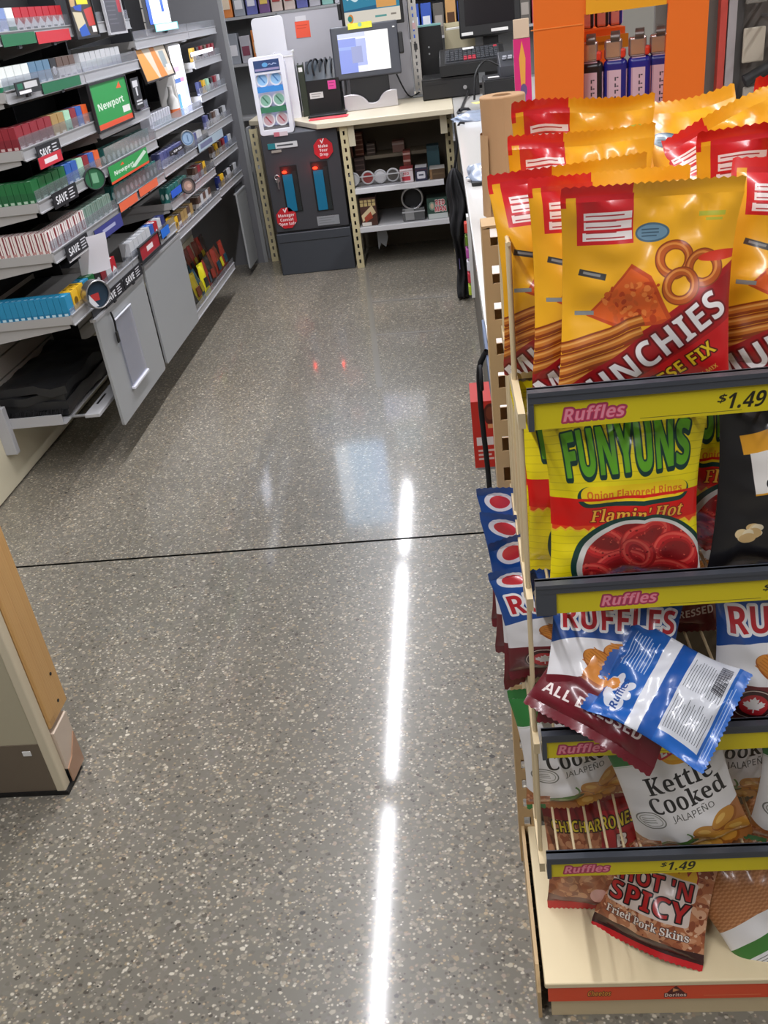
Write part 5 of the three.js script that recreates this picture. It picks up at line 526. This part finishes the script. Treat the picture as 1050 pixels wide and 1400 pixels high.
// ---------------------------------------------------------------- service counter along the rack
{ const t = thing('service_counter', 'long white topped service counter running from the rack to the registers', 'counter', [0, 0, 0]);
  obj('worktop', bb(0.046, 1.1, 0.848, CT, -7.0, -1.29, 0.004), whiteTopM, t); obj('side_panel', bb(0.075, 0.09, 0, 0.848, -5.7, -1.3), std(0x6a655c, 0.6), t); obj('far_panel', bb(1.07, 1.085, 0, 0.848, -7.0, -1.3), M.beige, t); obj('end_panel', bb(0.09, 1.07, 0, 0.848, -1.315, -1.3), M.beige, t); obj('edge_guard', bb(0.041, 0.046, 0.846, 0.882, -1.86, -1.3), std(0x5d6f8c, 0.4), t); obj('inner_panel', bb(0.046, 0.06, 0, 0.848, -6.3, -5.71), std(0x57503f, 0.7), t); }
// second register
{ const t = thing('cash_drawer', 'black cash drawer with round lock under the keyed register', 'cash drawer', [0.045, CT, -6.46], -0.02); obj('case', rb(0.36, 0.12, 0.36, 0.005, 0, 0.062, 0), M.black, t); obj('front_panel', rb(0.35, 0.1, 0.008, 0.002, 0, 0.058, 0.182), std(0x1a1a1c, 0.4), t); obj('lock', cylZ(0.012, 0.012, 0.09, 0.055, 0.19, 20), M.steel, t); obj('pull_groove', bb(-0.16, -0.02, 0.085, 0.089, 0.184, 0.188), M.softBlack, t); }
{ const t = thing('keyed_register', 'black keyed register base with sloped grey keyboard and red keys', 'register', [0.19, CT + 0.124, -6.45], -0.02); obj('base', ext([[-0.17, 0], [0.19, 0], [0.19, 0.05], [-0.05, 0.12], [-0.17, 0.12]], 0.4, 0.006).rotateY(-Math.PI / 2).translate(0.2, 0.01, 0), std(0x141516, 0.45), t); const kb = part('keyboard', t, [0, 0.095, 0.07]); kb.rotation.x = 0.29; obj('key_bed', rb(0.34, 0.012, 0.21, 0.003, 0, 0.004, 0), std(0x2c2e32, 0.5), kb);
  const kg = rb(0.022, 0.01, 0.02, 0.003, 0, 0, 0, 1), km = std(0x3a3d42, 0.5), kr = std(0xb03040, 0.5); for (let i = 0; i < 12; i++) for (let j = 0; j < 6; j++) obj('key', kg, (i > 3 && i < 7 && j > 3) || (i === 11 && j === 0) ? kr : km, kb).position.set(-0.15 + i * 0.0272, 0.014, -0.08 + j * 0.031); obj('paper_slip', rb(0.07, 0.002, 0.03, 0.0005, -0.02, 0.021, -0.075), M.white, kb); }
{ const t = thing('register_monitor', 'large black monitor of the keyed register with two white tags', 'monitor', [0.33, CT, -6.76], -0.03); obj('stand', [bb(-0.05, 0.05, 0, 0.34, -0.03, 0.03), bb(-0.1, 0.1, 0, 0.02, -0.08, 0.08)], M.black, t); const h = part('head', t, [0, 0.53, 0.03]); h.rotation.x = -0.12; obj('bezel', rb(0.4, 0.46, 0.06, 0.012, 0, 0, 0), M.black, h); obj('screen', rb(0.32, 0.36, 0.004, 0.001, 0, 0.02, 0.031), phys(0x1e1c20, 0.12, { clearcoat: 0.5 }), h); obj('tag', rb(0.075, 0.018, 0.003, 0.001, -0.15, -0.205, 0.032), M.white, h); obj('tag', rb(0.11, 0.018, 0.003, 0.001, 0.06, -0.2, 0.032), M.white, h); }
{ const t = thing('tower_unit', 'tall black computer tower with teal top edge beside the cash drawer', 'computer', [-0.07, CT, -6.74], 0.02); obj('case', ext([[-0.08, 0], [0.09, 0], [0.075, 0.4], [-0.075, 0.4]], 0.1, 0.004).translate(0, 0, -0.1), M.black, t); obj('teal_edge', bb(-0.08, 0.08, 0.402, 0.412, -0.1, 0.006), std(0x7fb4b0, 0.4), t); obj('port', [cylZ(0.006, 0.004, -0.01, 0.28, 0.006), cylZ(0.006, 0.004, -0.01, 0.24, 0.006)], M.grey, t); }
{ const t = thing('beige_bin', 'beige upright file box behind the keyed register', 'file box', [0.13, CT, -6.9], 0.02); obj('body', [bb(-0.1, 0.1, 0, 0.36, 0.058, 0.062), bb(-0.1, -0.096, 0, 0.4, -0.06, 0.06), bb(0.096, 0.1, 0, 0.4, -0.06, 0.06), bb(-0.1, 0.1, 0, 0.4, -0.062, -0.058)], std(0xc9bf9e, 0.6), t); obj('files', bb(-0.09, 0.09, 0.004, 0.37, -0.05, 0.05), M.white, t); }
{ const t = thing('printer_box', 'small black receipt printer cabinet near the pin pad', 'printer', [0.33, CT, -5.52], 0); obj('case', rb(0.23, 0.15, 0.3, 0.005, 0, 0.076, 0), M.black, t); obj('top_plate', rb(0.22, 0.006, 0.29, 0.002, 0, 0.154, 0), M.charcoal, t); obj('seam', bb(-0.1, 0.1, 0.055, 0.058, 0.148, 0.151), M.softBlack, t);
  const p = thing('pin_pad', 'dark grey pin pad with pale keys on the printer cabinet', 'pin pad', [0.38, CT + 0.158, -5.52], 0); obj('body', ext([[-0.1, 0], [0.1, 0], [0.1, 0.04], [-0.06, 0.1], [-0.1, 0.09]], 0.14, 0.006).rotateY(-Math.PI / 2).translate(0.07, 0.006, 0), std(0x3a3c42, 0.45), p); const k = rb(0.022, 0.008, 0.018, 0.003, 0, 0, 0, 1); for (let i = 0; i < 4; i++) for (let j = 0; j < 4; j++) { const m = obj('key', k, std(0x9a9ca4, 0.5), p); m.position.set(-0.045 + i * 0.03, 0.06 + (3 - j) * 0.0115, 0.065 - j * 0.032); m.rotation.x = 0.33; } obj('paper', rb(0.06, 0.004, 0.05, 0.001, -0.11, 0.004, 0.09), M.white, p); obj('coil_cord', tube([[-0.07, 0.05, 0], [-0.14, 0.08, -0.04], [-0.2, 0.03, 0.02], [-0.22, -0.1, 0.06]], 0.006, 20), M.black, p); }
function crumpled(name, label, cat, pos, w, d, h, mat, seed, turn = 0) { const g = new THREE.SphereGeometry(1, 28, 14); const a = g.attributes.position; for (let i = 0; i < a.count; i++) { const x = a.getX(i), y = a.getY(i), z = a.getZ(i); const n = 1 + 0.3 * nz(x * 2.2 + seed, y * 2.2, z * 2.2) + 0.16 * Math.abs(nz(x * 6, y * 6 + seed, z * 6)); const ang = Math.max(Math.abs(x), Math.abs(z)); a.setXYZ(i, x * n * w / 2, y < 0 ? Math.max(-0.03, y * 0.03) * h : y * n * h, z * n * d / 2); } g.computeVertexNormals(); const t = thing(name, label, cat, [pos[0], pos[1] + 0.03 * h, pos[2]], turn); obj('bag', g, mat, t); return t; }
{ const m = phys(0xa9b6cc, 0.3, { transmission: 0.25, thickness: 0, clearcoat: 0.3, side: THREE.DoubleSide }); const a = crumpled('plastic_bag_pile', 'crumpled grey blue plastic bags on the white counter beside the kraft roll', 'plastic bags', [0.17, CT + 0.012, -3.42], 0.22, 0.2, 0.05, m, 3); obj('black_base', rb(0.2, 0.01, 0.16, 0.002, 0, -0.006, 0.02), M.black, a); obj('bag_corner', ext([[0, 0], [0.07, 0.02], [0.05, 0.13], [0.01, 0.1]], 0.003).rotateX(-0.5).translate(0.0, 0.03, -0.1), m, a); crumpled('plastic_bag_pile', 'crumpled grey plastic bags on the counter below the cash drawer cable', 'plastic bags', [0.15, CT, -5.15], 0.22, 0.22, 0.035, m, 8); }
{ const t = thing('loose_cable', 'black cable looping from the cash drawer onto the counter', 'cable', [0.09, CT, -5.5]); obj('cable', tube([[0.06, 0.03, -0.75], [0.03, 0.008, -0.5], [0.0, 0.008, -0.1], [-0.02, 0.008, 0.12], [0.04, 0.008, 0.2], [0.02, 0.045, 0.28], [-0.02, 0.044, 0.3]], 0.008, 40), M.black, t); }
{ const t = thing('yellow_note', 'small yellow paper slip by the plastic bags', 'paper', [0.22, CT, -3.9]); obj('sheet', rb(0.07, 0.002, 0.09, 0.0005, 0, 0.001, 0), std(0xe6e08a, 0.7), t); const s = dup(t, [0.2, CT, -5.85], 0.3, 'small yellow paper slip below the cash drawer'); }
{ // kraft paper roll
  const t = thing('kraft_roll', 'brown kraft paper roll standing on the white counter behind the snack rack', 'paper roll', [onFront(691, 230, -2.72).x, CT, -2.72]); const m = std(0xa8835c, 0.75), pts = []; for (const [r, y] of [[0.014, 0], [0.062, 0], [0.063, 0.1], [0.06, 0.24], [0.063, 0.34], [0.061, 0.345], [0.05, 0.343], [0.04, 0.345], [0.03, 0.342], [0.024, 0.345], [0.024, 0.2]]) pts.push(new THREE.Vector2(r, y)); const g = new THREE.LatheGeometry(pts, 40); const a = g.attributes.position; for (let i = 0; i < a.count; i++) { const x = a.getX(i), y = a.getY(i), z = a.getZ(i); const k = 1 + 0.05 * nz(x * 30, y * 8, z * 30); a.setXYZ(i, x * k, y, z * k); } g.computeVertexNormals(); obj('roll', g, m, t); const f = new THREE.CylinderGeometry(0.066, 0.07, 0.22, 30, 6, true, 2.9, 2.6); obj('loose_flap', f.translate(0, 0.14, 0), std(0xb08c64, 0.75, { side: THREE.DoubleSide }), t); obj('tape_tab', ext([[0, 0], [0.05, 0.05], [0.03, 0.1], [-0.01, 0.05]], 0.001).translate(0.01, 0.06, 0.072), std(0xb99a74, 0.7), t); }
// dark sack hanging by the shelf end
{ const p = onLevel(628, 402, 0); const t = thing('black_sack', 'black garment sack hanging down from the counter edge at the shelf end', 'sack', [0.02, 0, -4.95]); const prof = [[0.0, 0.0], [0.05, 0.004], [0.062, 0.03], [0.05, 0.12], [0.042, 0.22], [0.046, 0.3], [0.07, 0.36], [0.085, 0.45], [0.085, 0.56], [0.06, 0.63], [0.025, 0.67], [0, 0.675]]; const cur = new THREE.SplineCurve(prof.map(([x, y]) => new THREE.Vector2(x, y))); const g = new THREE.LatheGeometry(cur.getPoints(60), 56); const a = g.attributes.position; for (let i = 0; i < a.count; i++) { const x = a.getX(i), y = a.getY(i), z = a.getZ(i), an = Math.atan2(z, x); const k = 1 + 0.45 * nz(Math.cos(an) * 1.7, y * 7, Math.sin(an) * 1.7) + 0.16 * Math.sin(an * 6 + 5 * nz(y * 6, 3, 1)) + 0.1 * nz(Math.cos(an) * 5, y * 16, Math.sin(an) * 5); const top = Math.max(0, y - 0.33); a.setXYZ(i, x * k * 0.55 + 0.0 + 0.004 * Math.sin(Math.min(1, top / 0.2) * Math.PI * 0.5) + 0.02 * nz(y * 5, 1, 2), y + 0.004, z * k * 1.35 + 0.05 * nz(y * 4, 7, 3)); } g.computeVertexNormals(); obj('cloth', g, M.softBlack, t); obj('hanger_strap', tube([[-0.01, 0.64, 0], [0.02, 0.76, 0], [0.034, 0.87, 0], [0.045, 0.892, 0], [0.07, 0.888, 0]], 0.006, 24), M.softBlack, t); obj('care_tag', bx(0.002, 0.05, 0.03, -0.01, 0.2, 0.07), std(0x8a7fc0, 0.6), t); }
{ const t = thing('candy_strip', 'strip of small bright candy packets on the counter side near the sack', 'candy strip', [0.055, 0.12, -4.55]); const r = rngOf(5), cs = [0xb9d03a, 0xd03a4a, 0xe8e6f0, 0xc05ab0, 0x6a8a2a, 0xd84a3a]; obj('backing', bb(0.004, 0.02, 0, 0.4, -0.04, 0.04), M.white, t); for (let i = 0; i < 6; i++) obj('packet', rb(0.016, 0.05, 0.06, 0.006, -0.002, 0.035 + i * 0.062, 0), phys(cs[i], 0.35, { clearcoat: 0.4 }), t); }
{ // red candy carton tucked under the worktop
  const z = -2.0, a = onFront(641, 548, z), c = onFront(668, 636, z); const t = thing('candy_carton', 'red chocolate candy carton jutting out beside the rack upright', 'carton', [0.04, c.y, z - 0.05], 0); const w = 0.07, h = a.y - c.y; const tex = ctex(64, 128, (g, ww, hh) => { g.fillStyle = '#cf3226'; g.fillRect(0, 0, ww, hh); disc(g, 42, 26, 16, 20, '#5a2418'); disc(g, 40, 24, 9, 12, '#7d3a24'); g.fillStyle = '#e8a06a'; g.fillRect(34, 44, 20, 8); g.fillStyle = '#efe0dc'; g.fillRect(8, 68, 36, 16); lines(g, 10, 92, 40, 3, 8, 4, '#e9c8bf', rngOf(3)); });
  const s = std(0xb82a22, 0.5); const m = new THREE.Mesh(reuv(new THREE.BoxGeometry(w, h, 0.12), tex).translate(0, h / 2, 0), [s, s, s, s, printed(tex, 0.45), s]); m.name = 'box'; m.castShadow = m.receiveShadow = true; t.add(m); obj('shelf_clip', bb(-0.03, 0.036, -0.006, 0, -0.06, 0.06), M.grey, t); }
{ const t = thing('black_strap', 'black strap hanging from the counter edge behind the rack upright', 'strap', [0.036, 0, -1.7]); obj('strap', tube([[0.006, 0.89, 0.05], [-0.008, 0.86, 0.04], [-0.012, 0.78, 0.02], [-0.006, 0.6, 0.0], [-0.004, 0.42, 0.0]], 0.0055, 32), M.softBlack, t); obj('strap_tail', tube([[-0.004, 0.43, 0], [-0.002, 0.36, 0.01], [-0.006, 0.26, 0.0]], 0.004, 16), M.softBlack, t); obj('loop', new THREE.TorusGeometry(0.022, 0.004, 6, 20).rotateY(Math.PI / 2).translate(-0.008, 0.84, 0.06), M.softBlack, t); }
// ---------------------------------------------------------------- orange lighter display
{ const t = thing('lighter_display', 'bright orange cardboard lighter display with yellow header behind the snack bags', 'display', [0.266, CT, -1.56], 0.0); const h = 0.78, om = std(0xf0741a, 0.55), w2 = 0.129;
  const s = shapeOf([[-w2, 0], [w2, 0], [w2 + 0.006, h], [-w2 + 0.006, h]]); const hole = new THREE.Path(); const x0 = -0.052, x1 = 0.07, y0 = 0.4, y1 = 0.558; hole.moveTo(x0, y0); hole.lineTo(x1, y0); hole.lineTo(x1 + 0.004, y1); hole.lineTo(x0 + 0.003, y1); hole.closePath(); s.holes.push(hole); obj('front_board', ext(s, 0.004), om, t); obj('left_board', bb(-w2 + 0.034, -w2 + 0.038, 0, h, -0.2, 0), om, t); obj('right_board', bb(w2 - 0.004, w2, 0, h * 0.55, -0.2, 0), om, t); obj('inner_left', bb(x0 - 0.012, x0 - 0.008, 0.38, 0.62, -0.18, 0), om, t); obj('back_board', bb(-w2 + 0.04, 0.03, 0, h, -0.204, -0.2), om, t); obj('seam', [bb(-w2, x0, 0.545, 0.5465, 0.0035, 0.0048), bb(x1 + 0.004, w2, 0.57, 0.5715, 0.0035, 0.0048)], std(0xf48d3e, 0.5), t);
  sheet('yellow_header', 0.118, 0.055, ctex(192, 96, (g, ww, hh) => { g.fillStyle = '#f0a81c'; g.fillRect(0, 0, ww, hh); g.fillStyle = '#d98a10'; g.fillRect(24, 54, 140, 12); g.fillRect(10, 16, 170, 10); }), t, [0.012, 0.585, 0.0055], [0, 0, 0], { edge: 0xf0a81c }); obj('lower_step', bb(x0 - 0.01, x1 + 0.02, 0.36, 0.38, -0.1, -0.004), om, t); obj('upper_step', bb(x0, 0.03, 0.52, 0.53, -0.19, -0.1), om, t); sheet('step_label', 0.06, 0.02, ctex(64, 24, (g) => { g.fillStyle = '#d9a21c'; g.fillRect(0, 0, 64, 24); g.fillStyle = '#a87810'; g.fillRect(10, 10, 40, 5); }), t, [0.005, 0.51, -0.099]);
  const lt = ['#17131c', '#1c2078', '#1a1f86', '#20267a'].map((c) => ctex(96, 256, (g, ww, hh) => { g.fillStyle = c; g.fillRect(0, 0, ww, hh); g.fillStyle = '#d3b4c0'; g.fillRect(14, 34, 62, 222); g.fillStyle = '#c09aa8'; g.fillRect(14, 34, 8, 222); g.fillStyle = '#3c3640'; for (let i = 0; i < 6; i++) { g.fillRect(48, 58 + i * 22, 6, 13); g.fillRect(56, 58 + i * 22 + (i % 2) * 8, 9, 4); } }));
  const lighter = (x, y, z, k, sc) => { const o = thing('lighter', `jumbo ${k ? 'blue' : 'black'} lighter with pale pink label in the ${sc === 1 ? 'lower' : 'upper'} row of the orange display`, 'lighter', [0.266 + x, CT + y, -1.56 + z], -0.25, 'jumbo lighters in the orange display'); o.scale.setScalar(sc * 1.1); obj('body', reuv(new RoundedBoxGeometry(0.033, 0.1, 0.02, 3, 0.008), lt[k]).translate(0, 0.05, 0), printed(lt[k], 0.3), o); obj('button', rb(0.016, 0.012, 0.016, 0.003, 0.006, 0.106, 0), std(0xd8381f, 0.4), o); obj('metal_hood', [rb(0.024, 0.026, 0.019, 0.004, -0.003, 0.112, 0)], std(0xb9aaa6, 0.25, { metalness: 0.85 }), o); obj('spark_wheel', cylX(0.009, 0.012, 0.0, 0.126, 0.002, 16), std(0x6a625e, 0.35, { metalness: 0.7 }), o); };
  [[-0.034, 0], [0.003, 1], [0.04, 2], [0.072, 3]].forEach(([x, k]) => lighter(x, 0.381, -0.03, k, 1)); [[-0.026, 0], [-0.002, 0], [0.02, 2]].forEach(([x, k]) => lighter(x, 0.531, -0.13, k, 0.62)); }
{ const t = thing('pencil_pouch', 'pink pencil card with yellow and blue print beside the orange display', 'card', [onFront(704, 120, -3.0).x - 0.005, CT, -3.0], 0.05); sheet('card', 0.05, 0.46, ctex(64, 256, (g, w, h) => { g.fillStyle = '#c9206e'; g.fillRect(0, 0, w, h); poly(g, [[20, 30], [32, 4], [44, 30], [40, 70], [24, 70]], '#d99a3c'); disc(g, 34, 78, 12, 10, '#5a4a78'); g.fillStyle = '#4a5cae'; g.fillRect(32, 84, 8, 172); g.fillStyle = '#e07a3a'; g.fillRect(10, 140, 8, 40); for (let i = 0; i < 6; i++) poly(g, [[50, 100 + i * 26], [62, 112 + i * 26], [50, 124 + i * 26]], '#d96a2c'); }), t, [0.03, 0.23, 0]); obj('header_flap', rb(0.046, 0.05, 0.006, 0.002, 0.03, 0.486, 0), std(0xcbb59c, 0.7), t); obj('stand', bb(0.005, 0.055, 0, 0.012, -0.04, 0.04), M.charcoal, t); }
// hook rack beyond the display
{ const t = thing('hook_rack', 'dark hook rack with red post and hanging packets beyond the orange display', 'rack', [0, 0, 0]); const z = -3.0; obj('back_panel', bb(0.62, 1.3, CT, 2.0, z - 0.02, z), std(0x5a544e, 0.7), t); const X = (px) => onFront(px, 60, z).x; obj('red_post', bb(X(979), X(988), CT, 2.0, z, z + 0.03), std(0xa8382c, 0.5), t); obj('grey_post', bb(X(990), X(1001), CT, 2.0, z, z + 0.03), std(0x8f8888, 0.5), t); obj('dark_post', bb(X(1001), X(1010), CT, 2.0, z, z + 0.03), std(0x33302e, 0.6), t);
  for (const y of [1.18, 1.32, 1.36, 1.5]) for (const x of [0.92, 1.0]) obj('hook', rod([x, y, z], [x + 0.01, y + 0.004, z + 0.2], 0.004), M.steel, t); obj('slant_bar', rod([0.86, 1.16, z + 0.08], [1.12, 1.28, z + 0.08], 0.018), M.black, t); const r = rngOf(31); for (let i = 0; i < 8; i++) obj('packet', rb(0.06, 0.09, 0.012, 0.004, 0.89 + (i % 3) * 0.09, 1.1 + Math.floor(i / 3) * 0.15, z + 0.04 + r() * 0.05), std([0x8d867c, 0x6a665e, 0x59564f, 0xa39a8a, 0xb9ae8a][i % 5], 0.5), t); for (const [a, b] of [[0.66, 0.7], [0.73, 0.745]]) obj('packet', rb(b - a, 0.5, 0.02, 0.004, (a + b) / 2, 1.2, z + 0.02), std(0x4a443c, 0.6), t); }
// shelving of the shop floor beyond the counter
function farShelf(label, x0, x1, z, cols, seed, y0 = 0.75) { const t = thing('far_shelf', label, 'shelf', [0, 0, 0]); for (const y of [0.35, 0.75, 1.15, 1.48, 1.8]) obj('board', bb(x0, x1, y - 0.02, y, z - 0.3, z), M.paleGrey, t); obj('back', bb(x0, x1, 0, 2.1, z - 0.32, z - 0.3), M.grey, t); obj('end', bb(x0 - 0.02, x0, 0, 2.1, z - 0.32, z), M.paleGrey, t); obj('end', bb(x1, x1 + 0.02, 0, 2.1, z - 0.32, z), M.paleGrey, t); const r = rngOf(seed); for (const y of [1.15, 1.48, 1.8]) for (let x = x0 + 0.05; x < x1 - 0.04; x += 0.1) { const c = cols[r() * cols.length | 0], h = 0.18 + r() * 0.08; const o = thing('shelf_carton', `${c[1]} carton on the shelf ${label.split(' ').slice(-6).join(' ')}`, 'carton', [x, y, z - 0.08], 0, `cartons on the shelf ${label.split(' ').slice(-4).join(' ')}`); obj('box', rb(0.085, h, 0.1, 0.004, 0, h / 2 + 0.001, 0, 1), std(c[0], 0.5), o); obj('label', rb(0.06, h * 0.35, 0.003, 0.001, 0, h * 0.45, 0.051, 1), std(c[2], 0.5), o); } }
const cset = [[0x6a6fb0, 'violet', 0xe6e6f2], [0xe08a4a, 'orange', 0xf6e2c8], [0x8fc0b8, 'aqua', 0xf2f6f4], [0xb9b8c0, 'grey', 0x8a4a5c], [0xd9c8c0, 'cream', 0xb04a4a], [0x9a9fa8, 'slate', 0xe9e9ee], [0x7a5a8a, 'purple', 0xe8c86a]];
farShelf('grey shop shelf seen over the privacy screen', -1.9, -0.55, -8.0, cset, 3);
farShelf('grey shop shelf seen between the slotted post and the large monitor', -0.25, 1.1, -8.4, [[0x3a5fc0, 'blue', 0xe6ecf6], [0xd9a86a, 'tan', 0x5a3a20], [0x6a6660, 'charcoal', 0xb0a8a0], [0xc0485a, 'crimson', 0xf2dada]], 9);
{ const t = thing('lit_banner', 'tall blue and white lit banner hung above the register', 'banner', [-0.93, 1.68, -6.75]); sheet('lit_face', 0.42, 0.8, ctex(128, 256, (g, w, h) => { g.fillStyle = '#7fb2dc'; g.fillRect(0, 0, w, h); g.fillStyle = '#f2f6fc'; g.fillRect(0, 40, 36, 216); g.fillStyle = '#4f8fd0'; g.fillRect(96, 0, 32, h); }), t, [0, 0.4, 0.004], [0, 0, 0], { emissive: 4 }); obj('frame', bb(-0.22, 0.22, -0.01, 0.81, -0.03, 0.0), M.grey, t); obj('hanger', [rod([-0.15, 0.8, -0.015], [-0.15, 1.12, -0.015], 0.004), rod([0.15, 0.8, -0.015], [0.15, 1.12, -0.015], 0.004)], M.steel, t); const l = new THREE.RectAreaLight(0xbfdcf8, 3, 0.42, 0.8); l.position.set(-0.93, 2.08, -6.735); l.lookAt(-0.93, 2.08, 0); scene.add(l); }

renderer.render(scene, camera);
